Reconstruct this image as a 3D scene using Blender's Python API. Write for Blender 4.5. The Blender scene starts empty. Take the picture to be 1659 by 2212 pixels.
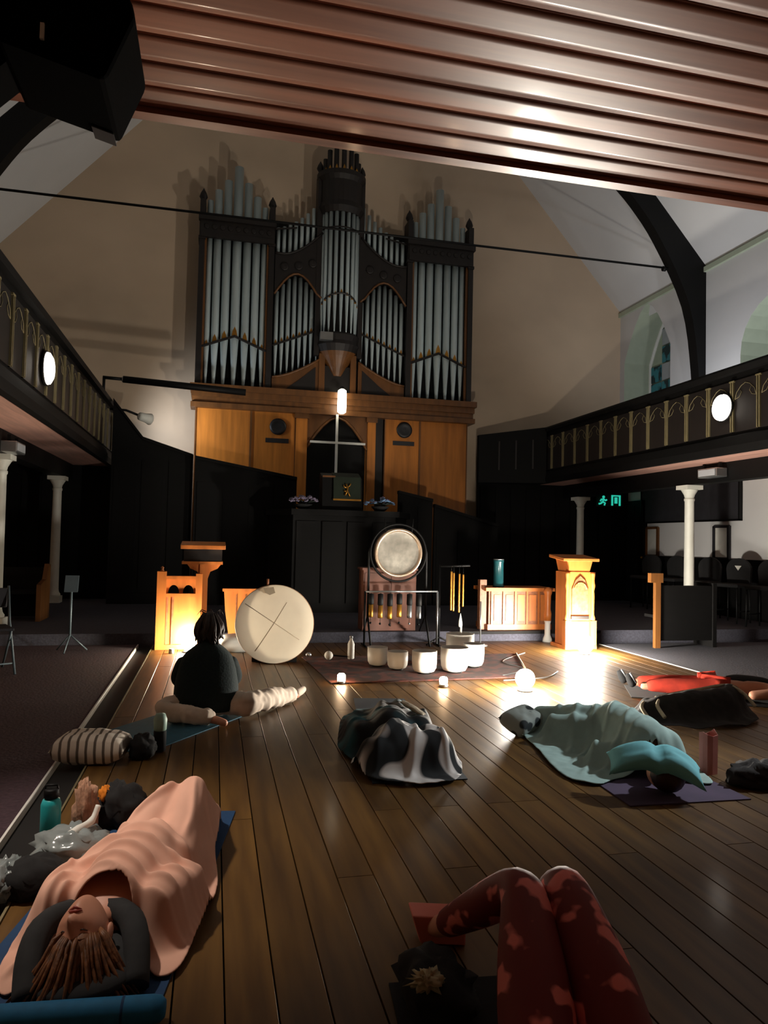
import bpy, bmesh, math, random
import numpy as np
from mathutils import Vector, Matrix, noise, geometry
random.seed(7)
SC = bpy.context.scene
COL = SC.collection
PI = math.pi
R = math.radians

# ------------------------------------------------------------------ camera, world, exposure
cam_d = bpy.data.cameras.new('camera'); cam = bpy.data.objects.new('camera', cam_d); COL.objects.link(cam)
cam_d.sensor_fit = 'VERTICAL'; cam_d.sensor_height = 36.0; cam_d.lens = 1560 / 2212 * 36
cam_d.clip_start = 0.05; cam_d.clip_end = 100
yaw, pitch, roll = R(13.2), R(2.24), R(1.3)
fw = Vector((math.sin(yaw)*math.cos(pitch), math.cos(yaw)*math.cos(pitch), math.sin(pitch)))
r0 = Vector((math.cos(yaw), -math.sin(yaw), 0)); u0 = r0.cross(fw)
up = u0*math.cos(roll) - r0*math.sin(roll); rt = r0*math.cos(roll) + u0*math.sin(roll)
cam.matrix_world = Matrix(((rt.x, up.x, -fw.x, 0), (rt.y, up.y, -fw.y, 0), (rt.z, up.z, -fw.z, 1.4), (0, 0, 0, 1)))
SC.camera = cam
w = bpy.data.worlds.new('night'); SC.world = w; w.use_nodes = True
w.node_tree.nodes['Background'].inputs[0].default_value = (.10, .16, .22, 1)
w.node_tree.nodes['Background'].inputs[1].default_value = .10
SC.view_settings.view_transform = 'Standard'; SC.view_settings.look = 'None'
SC.view_settings.exposure = 0.0; SC.view_settings.gamma = 1.0; SC.view_settings.use_curve_mapping = False
SC.cycles.max_bounces = 6; SC.cycles.sample_clamp_indirect = 3.0

LAMP = 1200.0      # radiance of the two bright globe lamps on the floor
SPOT_W, FILL_W = 560.0, 5.0   # watts: gallery spot, added unseen fill lamp over the nave
DISC = 9.0      # radiance of the disc lamps on the gallery fronts

# ------------------------------------------------------------------ materials
def lin(c): return tuple((v/12.92 if v <= .04045 else ((v+.055)/1.055)**2.4) for v in c)
def mat(name, col, rough=.6, var=.25, scale=(6, 6, 6), bump=0.0, metal=0.0, spec=.5, coat=0.0, col2=None, rnd=0.0, emit=0.0, trans=0.0, detail=4.0, coords='Object'):
    m = bpy.data.materials.new(name); m.use_nodes = True
    nt = m.node_tree; N = nt.nodes; L = nt.links; b = N['Principled BSDF']
    c = lin(col)
    b.inputs['Roughness'].default_value = rough; b.inputs['Metallic'].default_value = metal
    b.inputs['Specular IOR Level'].default_value = spec
    b.inputs['Coat Weight'].default_value = coat; b.inputs['Coat Roughness'].default_value = .12
    b.inputs['Transmission Weight'].default_value = trans
    tc = N.new('ShaderNodeTexCoord'); mp = N.new('ShaderNodeMapping'); mp.inputs['Scale'].default_value = scale
    L.new(tc.outputs[coords], mp.inputs[0])
    if rnd:
        oi = N.new('ShaderNodeObjectInfo'); ad = N.new('ShaderNodeVectorMath'); ad.operation = 'MULTIPLY_ADD'
        cx = N.new('ShaderNodeCombineXYZ')
        for k in range(3): L.new(oi.outputs['Random'], cx.inputs[k])
        ad.inputs[1].default_value = (31, 17, 23)
        L.new(cx.outputs[0], ad.inputs[0]); L.new(mp.outputs[0], ad.inputs[2]); vec = ad.outputs[0]
    else: vec = mp.outputs[0]
    nz = N.new('ShaderNodeTexNoise'); nz.inputs['Scale'].default_value = 1.0; nz.inputs['Detail'].default_value = detail
    L.new(vec, nz.inputs['Vector'])
    rp = N.new('ShaderNodeValToRGB'); d = c if col2 is None else lin(col2)
    rp.color_ramp.elements[0].position = .3; rp.color_ramp.elements[1].position = .7
    rp.color_ramp.elements[0].color = tuple(v*(1-var) for v in d)+(1,)
    rp.color_ramp.elements[1].color = tuple(min(1, v*(1+var)) for v in c)+(1,)
    L.new(nz.outputs['Fac'], rp.inputs[0])
    out = rp.outputs[0]
    if rnd:
        hs = N.new('ShaderNodeHueSaturation'); mr = N.new('ShaderNodeMapRange')
        mr.inputs['To Min'].default_value = 1-rnd; mr.inputs['To Max'].default_value = 1+rnd
        L.new(oi.outputs['Random'], mr.inputs[0]); L.new(mr.outputs[0], hs.inputs['Value']); L.new(out, hs.inputs['Color']); out = hs.outputs[0]
    L.new(out, b.inputs['Base Color'])
    if emit:
        b.inputs['Emission Strength'].default_value = emit; b.inputs['Emission Color'].default_value = c+(1,)
    if bump:
        bp = N.new('ShaderNodeBump'); bp.inputs['Strength'].default_value = bump; bp.inputs['Distance'].default_value = .01
        L.new(nz.outputs['Fac'], bp.inputs['Height']); L.new(bp.outputs[0], b.inputs['Normal'])
    return m
def stripes(name, cols, axis=0, freq=8.0, rough=.8, warp=.3, lo=.35, hi=.6):
    m = mat(name, cols[0], rough, 0.0); nt = m.node_tree; N = nt.nodes; L = nt.links
    tc = N.new('ShaderNodeTexCoord'); wv = N.new('ShaderNodeTexWave'); wv.bands_direction = 'XYZ'[axis]
    wv.inputs['Scale'].default_value = freq; wv.inputs['Distortion'].default_value = warp
    rp = N.new('ShaderNodeValToRGB')
    rp.color_ramp.elements[0].position = lo; rp.color_ramp.elements[1].position = hi
    rp.color_ramp.elements[0].color = lin(cols[0])+(1,); rp.color_ramp.elements[1].color = lin(cols[1])+(1,)
    L.new(tc.outputs['Object'], wv.inputs['Vector']); L.new(wv.outputs['Fac'], rp.inputs[0]); L.new(rp.outputs[0], N['Principled BSDF'].inputs['Base Color'])
    return m
def blotch(name, cols, scale=6.0, rough=.8, lo=.45, hi=.52, metric='noise'):
    m = mat(name, cols[0], rough, 0.0); nt = m.node_tree; N = nt.nodes; L = nt.links
    tc = N.new('ShaderNodeTexCoord')
    if metric == 'noise':
        tx = N.new('ShaderNodeTexNoise'); tx.inputs['Scale'].default_value = scale; o = tx.outputs['Fac']; tx.inputs['Detail'].default_value = 1.5
    else:
        tx = N.new('ShaderNodeTexVoronoi'); tx.inputs['Scale'].default_value = scale; o = tx.outputs['Distance']
    rp = N.new('ShaderNodeValToRGB'); rp.color_ramp.elements[0].position = lo; rp.color_ramp.elements[1].position = hi
    rp.color_ramp.elements[0].color = lin(cols[0])+(1,); rp.color_ramp.elements[1].color = lin(cols[1])+(1,)
    L.new(tc.outputs['Object'], tx.inputs['Vector']); L.new(o, rp.inputs[0]); L.new(rp.outputs[0], N['Principled BSDF'].inputs['Base Color'])
    return m
def glow(name, col, strength):
    m = bpy.data.materials.new(name); m.use_nodes = True; nt = m.node_tree
    nt.nodes.remove(nt.nodes['Principled BSDF']); e = nt.nodes.new('ShaderNodeEmission')
    e.inputs[0].default_value = tuple(col)+(1,); e.inputs[1].default_value = strength
    nt.links.new(e.outputs[0], nt.nodes['Material Output'].inputs[0]); return m

M = {}
M['plank'] = mat('floor_wood', (.365, .26, .11), .44, .25, (14, 1.2, 14), .08, rnd=.18, spec=.35, coat=.08, col2=(.31, .205, .08))
M['sub'] = mat('subfloor_dark', (.05, .04, .035), .9)
M['board'] = mat('soffit_varnished_wood', (.64, .40, .30), .38, .25, (.7, 12, 12), .04, rnd=.16, coat=.22, col2=(.50, .29, .21))
M['plaster'] = mat('plaster_cream', (.73, .65, .56), .85, .16, (.42, .42, .55), .03)
M['plaster_right'] = mat('plaster_pale', (.80, .80, .80), .85, .05, (.6, .6, .6), .05)
M['plaster_green'] = mat('reveal_paint', (.66, .70, .62), .85, .05)
M['black'] = mat('black_paint', (.016, .017, .019), .6, .2, spec=.25)
M['speaker'] = mat('speaker_black', (.006, .006, .007), .9, .1, spec=.04)
M['darkwood'] = mat('dark_stained_wood', (.022, .020, .020), .7, .3, (3, 3, 18), spec=.2)
M['walnut'] = mat('organ_dark_wood', (.085, .060, .050), .55, .3, (8, 8, 2), .05)
M['oak'] = mat('organ_oak', (.40, .25, .11), .45, .28, (10, 10, 1.2), .05)
M['oakpanel'] = mat('organ_panel_oak', (.70, .43, .16), .40, .22, (12, 12, 1.0), .04, rnd=.12)
M['honey'] = mat('honey_wood', (.72, .42, .19), .42, .22, (10, 10, 1.3), .05)
M['honeyd'] = mat('carved_wood', (.52, .32, .20), .5, .35, (24, 24, 24), .35)
M['pipe'] = mat('pipe_metal', (.76, .82, .83), .38, .10, (3, 3, .6), .03, metal=.40, rnd=.10)
M['brass'] = mat('brass', (.72, .52, .22), .34, .15, metal=.8)
M['gilt'] = mat('gilt_line', (.46, .42, .30), .6, .2, metal=.1)
M['silver'] = mat('silver_metal', (.75, .77, .78), .3, .1, metal=.9)
M['dullmetal'] = mat('dull_metal', (.34, .40, .43), .5, .1, metal=.3)
M['white'] = mat('white_paint', (.86, .86, .83), .6, .06)
M['colwhite'] = mat('column_white', (.84, .84, .80), .5, .06)
M['soffit'] = mat('gallery_soffit_wood', (.80, .62, .56), .5, .18, (20, 1.2, 20), .05)
M['carpet'] = mat('carpet_plum', (.24, .17, .20), .95, .3, (40, 40, 40), .3)
M['carpetg'] = mat('carpet_grey', (.24, .24, .28), .95, .25, (40, 40, 40), .3)
M['rug'] = blotch('rug_red_brown', ((.34, .15, .11), (.20, .10, .08)), 7, .95)
M['lip'] = mat('lips', (.66, .30, .27), .45, .05)
M['skin'] = mat('skin', (.82, .58, .47), .5, .06)
M['hairb'] = mat('hair_dark_blond', (.44, .27, .14), .55, .5, (60, 8, 60), .3)
M['haird'] = mat('hair_dark_brown', (.16, .10, .07), .5, .5, (60, 60, 8), .3)
M['hairr'] = mat('hair_dark_red', (.20, .08, .07), .5, .5, (60, 60, 8), .3)
M['green'] = mat('knit_dark_green', (.05, .12, .125), .9, .3, (60, 60, 60), .3)
M['cream'] = mat('cotton_cream', (.84, .77, .70), .85, .1, (10, 10, 10), .1)
M['teal'] = mat('mat_teal', (.03, .30, .38), .8, .12, (30, 30, 30), .1)
M['blue'] = mat('mat_blue', (.04, .22, .38), .8, .12, (30, 30, 30), .1)
M['bluelight'] = mat('mat_blue_roll', (.08, .42, .60), .75, .12, (30, 30, 30), .1)
M['pink'] = mat('blanket_pink', (.90, .70, .61), .9, .07, (5, 5, 5), .1)
M['grayb'] = mat('blanket_grey_green', (.58, .68, .66), .95, .12, (9, 9, 9), .25)
M['navy'] = blotch('blanket_navy_teal', ((.022, .032, .042), (.05, .29, .32)), 4.0, .85, .47, .60)
M['scarf'] = stripes('throw_black_white', ((.05, .07, .08), (.78, .76, .74)), 0, 1.25, .85, 16.0)
M['cyan'] = mat('pillow_turquoise', (.46, .76, .80), .85, .08, (8, 8, 8), .1)
M['purple'] = mat('mat_purple', (.26, .20, .30), .85, .15)
M['dots'] = blotch('print_grey_spots', ((.15, .18, .19), (.62, .66, .64)), 9, .85, .28, .36, 'vor')
M['orange'] = mat('trousers_orange_red', (.72, .20, .12), .9, .2, (12, 12, 12), .2)
M['dbrown'] = mat('blanket_dark_brown', (.13, .11, .10), .95, .3, (20, 20, 20), .3)
M['fringe'] = mat('cream_fringe', (.70, .64, .54), .95, .2, (30, 30, 30), .3)
M['redprint'] = blotch('leggings_red_print', ((.42, .08, .05), (.86, .46, .42)), 13, .7, .56, .62)
M['dark'] = mat('charcoal_cloth', (.07, .07, .075), .9, .2, (20, 20, 20), .2)
M['hood'] = mat('hood_grey', (.15, .155, .16), .9, .2, (20, 20, 20), .2)
M['turq'] = mat('bottle_turquoise', (.16, .66, .68), .35, .05)
M['fur'] = mat('shaggy_beige', (.66, .50, .40), .95, .35, (30, 30, 30), .5)
M['saffron'] = mat('saffron_cloth', (.85, .50, .10), .9, .1)
M['film'] = mat('clear_plastic_bag', (.62, .66, .66), .2, .1, trans=.35, bump=.4, scale=(9, 9, 9))
M['drum'] = mat('drum_hide', (.90, .87, .79), .7, .06, (5, 5, 5), .05)
nt_ = M['drum'].node_tree; tr_ = nt_.nodes.new('ShaderNodeBsdfTranslucent'); mx_ = nt_.nodes.new('ShaderNodeMixShader')   # thin hide lets lamp light through
tr_.inputs[0].default_value = (.80, .72, .58, 1); mx_.inputs[0].default_value = .28
nt_.links.new(nt_.nodes['Principled BSDF'].outputs[0], mx_.inputs[1]); nt_.links.new(tr_.outputs[0], mx_.inputs[2]); nt_.links.new(mx_.outputs[0], nt_.nodes['Material Output'].inputs[0])
M['rim'] = mat('drum_rim', (.62, .46, .34), .6, .2)
M['seam'] = mat('hide_seam', (.62, .56, .47), .8, .1)
M['gong'] = mat('gong_face', (.52, .50, .46), .45, .25, (12, 12, 12), .2, metal=.35)
M['gongrim'] = mat('gong_rim', (.80, .70, .60), .3, .1, metal=.7)
M['bowl'] = mat('frosted_quartz', (.90, .88, .84), .45, .04, spec=.4)
M['salmon'] = mat('salmon_block', (.78, .44, .38), .8, .08)
M['redbox'] = mat('red_brown_board', (.40, .24, .18), .6, .2)
M['tealglass'] = mat('teal_tube', (.08, .26, .28), .3, .2)
M['tissue'] = mat('tissue', (.70, .66, .52), .9, .1)
M['glass1'] = blotch('stained_glass_teal', ((.05, .16, .20), (.20, .50, .55)), 5, .25)
M['glassw'] = mat('pale_glass', (.66, .68, .70), .3, .05)
M['fallg'] = mat('green_fall', (.07, .12, .06), .85, .2)
M['petal'] = blotch('petals_lilac_blue', ((.42, .38, .48), (.40, .52, .66)), 14, .8)
M['petal2'] = blotch('petals_lilac_grey', ((.36, .34, .40), (.52, .48, .58)), 14, .8)
M['leaf'] = mat('leaf_dark', (.10, .14, .12), .7)
M['noticebd'] = mat('notice_dark', (.13, .13, .15), .8)
M['plaque'] = mat('plaque_dark', (.12, .12, .13), .5)
M['redbrick'] = mat('pinkish_card', (.78, .50, .46), .8, .1)
WARM = (1.0, .80, .58); NEUT = (1.0, .86, .68)
M['lamp'] = glow('lamp_globe_glow', (1.0, .92, .80), LAMP)
M['lampb'] = glow('lamp_left_glow', (1.0, .84, .62), LAMP*.36)
M['flame'] = glow('candle_glow', (1.0, .66, .38), 70.0)
M['disc'] = glow('disc_lamp_glow', (1.0, .90, .78), DISC)
M['discr'] = glow('disc_lamp_glow_right', (1.0, .90, .78), DISC)
M['tube'] = glow('tube_lamp_glow', (1.0, .90, .70), 9.0)
M['exit'] = glow('exit_sign_glow', (.02, .42, .30), 1.2)
M['exitd'] = mat('exit_sign_dark', (.02, .10, .08), .6)

# ------------------------------------------------------------------ mesh helpers
class MB:
    def __init__(s): s.v = []; s.f = []; s.sm = []
    def add(s, vs, fs, smooth=False):
        o = len(s.v); s.v += [tuple(v) for v in vs]; s.f += [tuple(i+o for i in f) for f in fs]; s.sm += [smooth]*len(fs); return s
    def box(s, c, d, mx=None):
        x, y, z = c; a, b, e = d[0]/2, d[1]/2, d[2]/2
        vs = [Vector((i*a, j*b, k*e)) for k in (-1, 1) for j in (-1, 1) for i in (-1, 1)]
        if mx is not None: vs = [mx @ v for v in vs]
        vs = [(v.x+x, v.y+y, v.z+z) for v in vs]
        return s.add(vs, [(0, 2, 3, 1), (4, 5, 7, 6), (0, 1, 5, 4), (2, 6, 7, 3), (0, 4, 6, 2), (1, 3, 7, 5)])
    def bb(s, x0, x1, y0, y1, z0, z1): return s.box(((x0+x1)/2, (y0+y1)/2, (z0+z1)/2), (x1-x0, y1-y0, z1-z0))
    def lathe(s, prof, c=(0, 0, 0), n=24, mx=None, cap=True, smooth=True):
        vs = []; fs = []
        for r, z in prof:
            for k in range(n):
                a = 2*PI*k/n; v = Vector((r*math.cos(a), r*math.sin(a), z))
                if mx is not None: v = mx @ v
                vs.append((v.x+c[0], v.y+c[1], v.z+c[2]))
        for i in range(len(prof)-1):
            for k in range(n):
                k2 = (k+1) % n; fs.append((i*n+k, i*n+k2, (i+1)*n+k2, (i+1)*n+k))
        s.add(vs, fs, smooth)
        if cap:
            o = len(s.v)-len(vs); s.f.append(tuple(o+k for k in reversed(range(n)))); s.f.append(tuple(o+(len(prof)-1)*n+k for k in range(n))); s.sm += [False, False]
        return s
    def tube(s, pts, r, n=8, smooth=True):
        pts = [Vector(p) for p in pts]; rr = r if isinstance(r, (list, tuple)) else [r]*len(pts)
        vs = []; fs = []
        prev = None
        for i, p in enumerate(pts):
            t = (pts[min(i+1, len(pts)-1)]-pts[max(i-1, 0)]).normalized()
            a = prev if prev is not None else (Vector((0, 0, 1)) if abs(t.z) < .9 else Vector((1, 0, 0)))
            b = t.cross(a).normalized(); a = b.cross(t).normalized(); prev = a
            for k in range(n):
                q = 2*PI*k/n; vs.append(p + (a*math.cos(q)+b*math.sin(q))*rr[i])
        for i in range(len(pts)-1):
            for k in range(n):
                k2 = (k+1) % n; fs.append((i*n+k, (i+1)*n+k, (i+1)*n+k2, i*n+k2))
        s.add(vs, fs, smooth); o = len(s.v)-len(vs)
        s.f.append(tuple(o+k for k in range(n))); s.f.append(tuple(o+(len(pts)-1)*n+k for k in reversed(range(n)))); s.sm += [False, False]
        return s
    def prism(s, poly, axis, a, b, smooth=False):
        """poly: 2D outline; axis 0/1/2 = extrusion axis from a to b"""
        def P(u, v, t): return ((t, u, v), (u, t, v), (u, v, t))[axis]
        n = len(poly); vs = [P(u, v, a) for u, v in poly]+[P(u, v, b) for u, v in poly]
        fs = [(i, (i+1) % n, n+(i+1) % n, n+i) for i in range(n)]
        tri = geometry.tessellate_polygon([[Vector((u, v, 0)) for u, v in poly]])
        fs += [tuple(t) for t in tri]+[tuple(n+i for i in reversed(t)) for t in tri]
        return s.add(vs, fs, smooth)
    def ell(s, c, r, n=16, mx=None):
        vs = []; fs = []; m_ = n//2
        for i in range(m_+1):
            p = PI*i/m_
            for k in range(n):
                q = 2*PI*k/n; v = Vector((r[0]*math.sin(p)*math.cos(q), r[1]*math.sin(p)*math.sin(q), r[2]*math.cos(p)))
                if mx is not None: v = mx @ v
                vs.append((v.x+c[0], v.y+c[1], v.z+c[2]))
        for i in range(m_):
            for k in range(n):
                k2 = (k+1) % n; fs.append((i*n+k, (i+1)*n+k, (i+1)*n+k2, i*n+k2))
        return s.add(vs, fs, True)
    def build(s, name, m, parent=None, loc=None, bev=0.0, fix=True):
        me = bpy.data.meshes.new(name); me.from_pydata(s.v, [], s.f)
        me.polygons.foreach_set('use_smooth', s.sm)
        bm = bmesh.new(); bm.from_mesh(me); bmesh.ops.remove_doubles(bm, verts=bm.verts, dist=1e-5)
        bmesh.ops.recalc_face_normals(bm, faces=bm.faces)
        bm.to_mesh(me); bm.free(); me.validate()
        me.materials.append(m)
        return link(name, me, parent, loc, bev)
def link(name, me, parent=None, loc=None, bev=0.0):
    o = bpy.data.objects.new(name, me); COL.objects.link(o)
    if parent is not None: o.parent = parent
    if loc is not None: o.location = loc
    if bev:
        b = o.modifiers.new('edge', 'BEVEL'); b.width = bev; b.segments = 2; b.limit_method = 'ANGLE'
    return o
def tag(o, label=None, cat=None, group=None, kind=None):
    if label: o['label'] = label
    if cat: o['category'] = cat
    if group: o['group'] = group
    if kind: o['kind'] = kind
    return o
def thing(name, label, cat, loc=(0, 0, 0), rz=0.0, group=None):
    o = bpy.data.objects.new(name, None); COL.objects.link(o); o.location = loc; o.rotation_euler.z = rz
    o.empty_display_size = .1
    return tag(o, label, cat, group)
def copy_tree(o, parent=None):
    c = o.copy(); COL.objects.link(c)
    if parent is not None: c.parent = parent
    for ch in list(o.children): copy_tree(ch, c)
    return c
def subsurf(o, n=1):
    m = o.modifiers.new('smooth', 'SUBSURF'); m.levels = n; m.render_levels = n; return o
def wrinkle(o, amp, sc, seed=0.0):
    me = o.data; ns = [v.normal.copy() for v in me.vertices]
    for v, n in zip(me.vertices, ns):
        p = Vector((v.co.x*sc[0], v.co.y*sc[1], v.co.z*sc[2]+seed))
        v.co += n*amp*(noise.noise(p)+.5*noise.noise(p*2.3))
    return o
def rotm(rx=0, ry=0, rz=0): return Matrix.Rotation(rz, 3, 'Z') @ Matrix.Rotation(ry, 3, 'Y') @ Matrix.Rotation(rx, 3, 'X')
def seg_pts(pts, n):
    """smooth polyline through pts (Catmull-Rom)"""
    P = [Vector(p) for p in pts]; out = []
    for i in range(len(P)-1):
        a, b, c, d = P[max(i-1, 0)], P[i], P[i+1], P[min(i+2, len(P)-1)]
        for k in range(n):
            t = k/n; out.append(.5*((2*b)+(c-a)*t+(2*a-5*b+4*c-d)*t*t+(3*b-a-3*c+d)*t*t*t))
    out.append(P[-1]); return out

def skin_mesh(joints, edges, root=0, sub=2):
    """joints: [(x,y,z,r)] -> one continuous tapered surface (MB-ready verts, faces)"""
    me = bpy.data.meshes.new('skel'); me.from_pydata([j[:3] for j in joints], edges, [])
    o = bpy.data.objects.new('skel', me); COL.objects.link(o)
    o.modifiers.new('s', 'SKIN'); sm = o.modifiers.new('ss', 'SUBSURF'); sm.levels = sub; sm.render_levels = sub
    sv = me.skin_vertices[0].data
    for i, j in enumerate(joints):
        r = j[3] if isinstance(j[3], tuple) else (j[3], j[3])
        sv[i].radius = r; sv[i].use_root = (i == root)
    dg = bpy.context.evaluated_depsgraph_get(); ev = o.evaluated_get(dg); m2 = ev.to_mesh()
    vs = [tuple(v.co) for v in m2.vertices]; fs = [tuple(p.vertices) for p in m2.polygons]
    ev.to_mesh_clear(); bpy.data.objects.remove(o); bpy.data.meshes.remove(me)
    return vs, fs

def head_verts(c, mx, h=.115):
    """a head with eye sockets, nose, lips, chin and ears; local +Y = face, +Z = crown"""
    vs = []; fs = []; n = 36; m_ = 26
    g = lambda x, z, cx, cz, s: math.exp(-((x-cx)**2+(z-cz)**2)/(2*s*s))
    for i in range(m_+1):
        p = PI*i/m_
        for k in range(n):
            q = 2*PI*k/n
            x = .078*math.sin(p)*math.cos(q); y = .098*math.sin(p)*math.sin(q); z = .118*math.cos(p)
            if z < 0: x *= 1-.28*(-z/.118)**1.5; y = y*(1-.1*(-z/.118)) + .012*(-z/.118)
            if math.sin(q) > 0:
                f = min(1, math.sin(q)*1.6)
                d = .034*g(x, z, 0, -.024, .0095)+.022*g(x, z, 0, -.008, .008)+.012*g(x, z, 0, .006, .008)
                d += -.014*g(x, z, .031, .008, .012)-.014*g(x, z, -.031, .008, .012)
                d += .006*g(x, z, .03, .026, .016)+.006*g(x, z, -.03, .026, .016)
                d += .008*g(x, z, 0, -.058, .016)-.006*g(x, z, 0, -.050, .004)+.008*g(x, z, 0, -.09, .018)
                d += .006*g(x, z, .04, -.03, .02)+.006*g(x, z, -.04, -.03, .02)
                y += d*f
            vs.append(Vector((x, y, z)))
    for i in range(m_):
        for k in range(n):
            k2 = (k+1) % n; fs.append((i*n+k, (i+1)*n+k, (i+1)*n+k2, i*n+k2))
    for sx in (-1, 1):
        o = len(vs); 
        for i in range(7):
            for k in range(8):
                p = PI*i/6; q = 2*PI*k/8
                vs.append(Vector((sx*(.078+.010*math.sin(p)*math.cos(q)), -.008+.020*math.sin(p)*math.sin(q), -.008+.032*math.cos(p))))
        for i in range(6):
            for k in range(8):
                k2 = (k+1) % 8; fs.append((o+i*8+k, o+(i+1)*8+k, o+(i+1)*8+k2, o+i*8+k2))
    s = h/.118
    return [tuple(mx @ (v*s) + Vector(c)) for v in vs], fs

def face_details(parent, c, mx, h=.115):
    """brows, closed lashes and lips laid on the head surface of head_verts"""
    s = h/.118; P = lambda x, y, z: tuple(mx @ (Vector((x, y, z))*s)+Vector(c))
    for q in (-1, 1):
        MB().tube([P(q*.014, .094, .026), P(q*.030, .093, .031), P(q*.048, .080, .026)], [.0025, .0035, .0015], 6).build('eyebrow', M['hairb'], parent)
        MB().tube([P(q*.018, .0865, .004), P(q*.031, .0865, .001), P(q*.044, .079, .004)], [.001, .0022, .001], 6).build('eyelash', M['haird'], parent)
    MB().tube([P(-.022, .094, -.052), P(-.008, .103, -.0475), P(0, .103, -.049), P(.008, .103, -.0475), P(.022, .094, -.052)], [.001, .004, .0035, .004, .001], 8).tube([P(-.020, .094, -.055), P(0, .104, -.059), P(.020, .094, -.055)], [.001, .0055, .001], 8).build('lips', M['lip'], parent)
def capsule_top(X, Y, a, b):
    """height field of the top of a tapered capsule (x,y,z,r)->(x,y,z,r)"""
    ax, ay, az, ar = a; bx, by, bz, br = b
    dx, dy = bx-ax, by-ay; L2 = dx*dx+dy*dy+1e-9
    t = np.clip(((X-ax)*dx+(Y-ay)*dy)/L2, 0, 1)
    d2 = (X-ax-t*dx)**2+(Y-ay-t*dy)**2; r = ar+(br-ar)*t; z = az+(bz-az)*t
    return np.where(d2 < r*r, z+np.sqrt(np.maximum(r*r-d2, 0)), 0.0)
def inside(X, Y, poly):
    ins = np.zeros(X.shape, bool); n = len(poly)
    for i in range(n):
        x1, y1 = poly[i]; x2, y2 = poly[(i+1) % n]
        c = ((y1 > Y) != (y2 > Y)) & (X < (x2-x1)*(Y-y1)/(y2-y1+1e-12)+x1)
        ins ^= c
    return ins
def drape(name, outline, caps, m, parent=None, base=.012, res=.014, iters=260, sag=.0009, folds=(), seed=1, thick=.008, amp=.006, nscale=9.0, gap=.012):
    """cloth laid over capsules: a membrane relaxed onto the bodies below it, then creased"""
    ol = [p[:2] for p in seg_pts([(x, y, 0) for x, y in outline]+[(outline[0][0], outline[0][1], 0)], 5)][:-1]
    ol = [(p[0], p[1]) for p in ol]
    xs = [p[0] for p in ol]; ys = [p[1] for p in ol]
    gx = np.arange(min(xs)-.02, max(xs)+.02, res); gy = np.arange(min(ys)-.02, max(ys)+.02, res)
    X, Y = np.meshgrid(gx, gy)
    O = np.full(X.shape, base)
    for a, b in caps: O = np.maximum(O, capsule_top(X, Y, a, b)+gap)
    msk = inside(X, Y, ol); H_ = O.copy()
    for it in range(iters):
        A = (np.roll(H_, 1, 0)+np.roll(H_, -1, 0)+np.roll(H_, 1, 1)+np.roll(H_, -1, 1))/4-sag
        H_ = np.where(msk, np.maximum(O, A), O)
    for it in range(3):
        H_ = .5*H_+.125*(np.roll(H_, 1, 0)+np.roll(H_, -1, 0)+np.roll(H_, 1, 1)+np.roll(H_, -1, 1))
    E = msk.astype(float)
    for it in range(6): E = (E+np.roll(E, 1, 0)+np.roll(E, -1, 0)+np.roll(E, 1, 1)+np.roll(E, -1, 1))/5
    for (x0, y0, x1, y1, wd, am) in folds:               # long creases: ridge beside a valley
        dx, dy = x1-x0, y1-y0; L_ = math.hypot(dx, dy); t = ((X-x0)*dx+(Y-y0)*dy)/(L_*L_)
        s = ((X-x0)*dy-(Y-y0)*dx)/L_ + .012*np.sin(t*5+x0*40)
        H_ = H_+am*np.exp(-(s/wd)**2)*np.clip(np.minimum(t, 1-t)*5+.2, 0, 1)*(t > -.04)*(t < 1.04)
    nz = np.zeros(X.shape)
    for j in range(X.shape[0]):
        for i in range(X.shape[1]):
            if E[j, i] > 0: nz[j, i] = noise.noise(Vector((X[j, i]*nscale+seed*7, Y[j, i]*nscale*.8, seed*3.1)))+.5*noise.noise(Vector((X[j, i]*nscale*2.3, Y[j, i]*nscale*2.1+seed, 5.0)))
    H_ = np.maximum(H_+amp*nz+amp, base)
    idx = -np.ones(X.shape, int); vs = []; fs = []
    for j in range(X.shape[0]):
        for i in range(X.shape[1]):
            if msk[j, i]: idx[j, i] = len(vs); vs.append((X[j, i], Y[j, i], H_[j, i]))
    for j in range(X.shape[0]-1):
        for i in range(X.shape[1]-1):
            q = (idx[j, i], idx[j, i+1], idx[j+1, i+1], idx[j+1, i])
            if min(q) >= 0: fs.append(q)
    # pull the ragged grid border onto the smooth outline
    cnt = {}
    for f in fs:
        for k in range(4):
            e = tuple(sorted((f[k], f[(k+1) % 4]))); cnt[e] = cnt.get(e, 0)+1
    bd = {v for e, c in cnt.items() if c == 1 for v in e}
    P = np.array(ol)
    A_ = P; B_ = np.roll(P, -1, 0)
    for v in bd:
        p = np.array(vs[v][:2]); d = B_-A_; t = np.clip(((p-A_)*d).sum(1)/((d*d).sum(1)+1e-12), 0, 1)
        q = A_+d*t[:, None]; k = np.argmin(((q-p)**2).sum(1)); vs[v] = (q[k][0], q[k][1], vs[v][2])
    me = bpy.data.meshes.new(name); me.from_pydata(vs, [], fs); me.validate()
    me.polygons.foreach_set('use_smooth', [True]*len(me.polygons)); me.materials.append(m)
    o = link(name, me, parent); s = o.modifiers.new('thickness', 'SOLIDIFY'); s.thickness = thick; s.offset = -1
    sm = o.modifiers.new('soft', 'SUBSURF'); sm.levels = 1; sm.render_levels = 1
    return o
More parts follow.
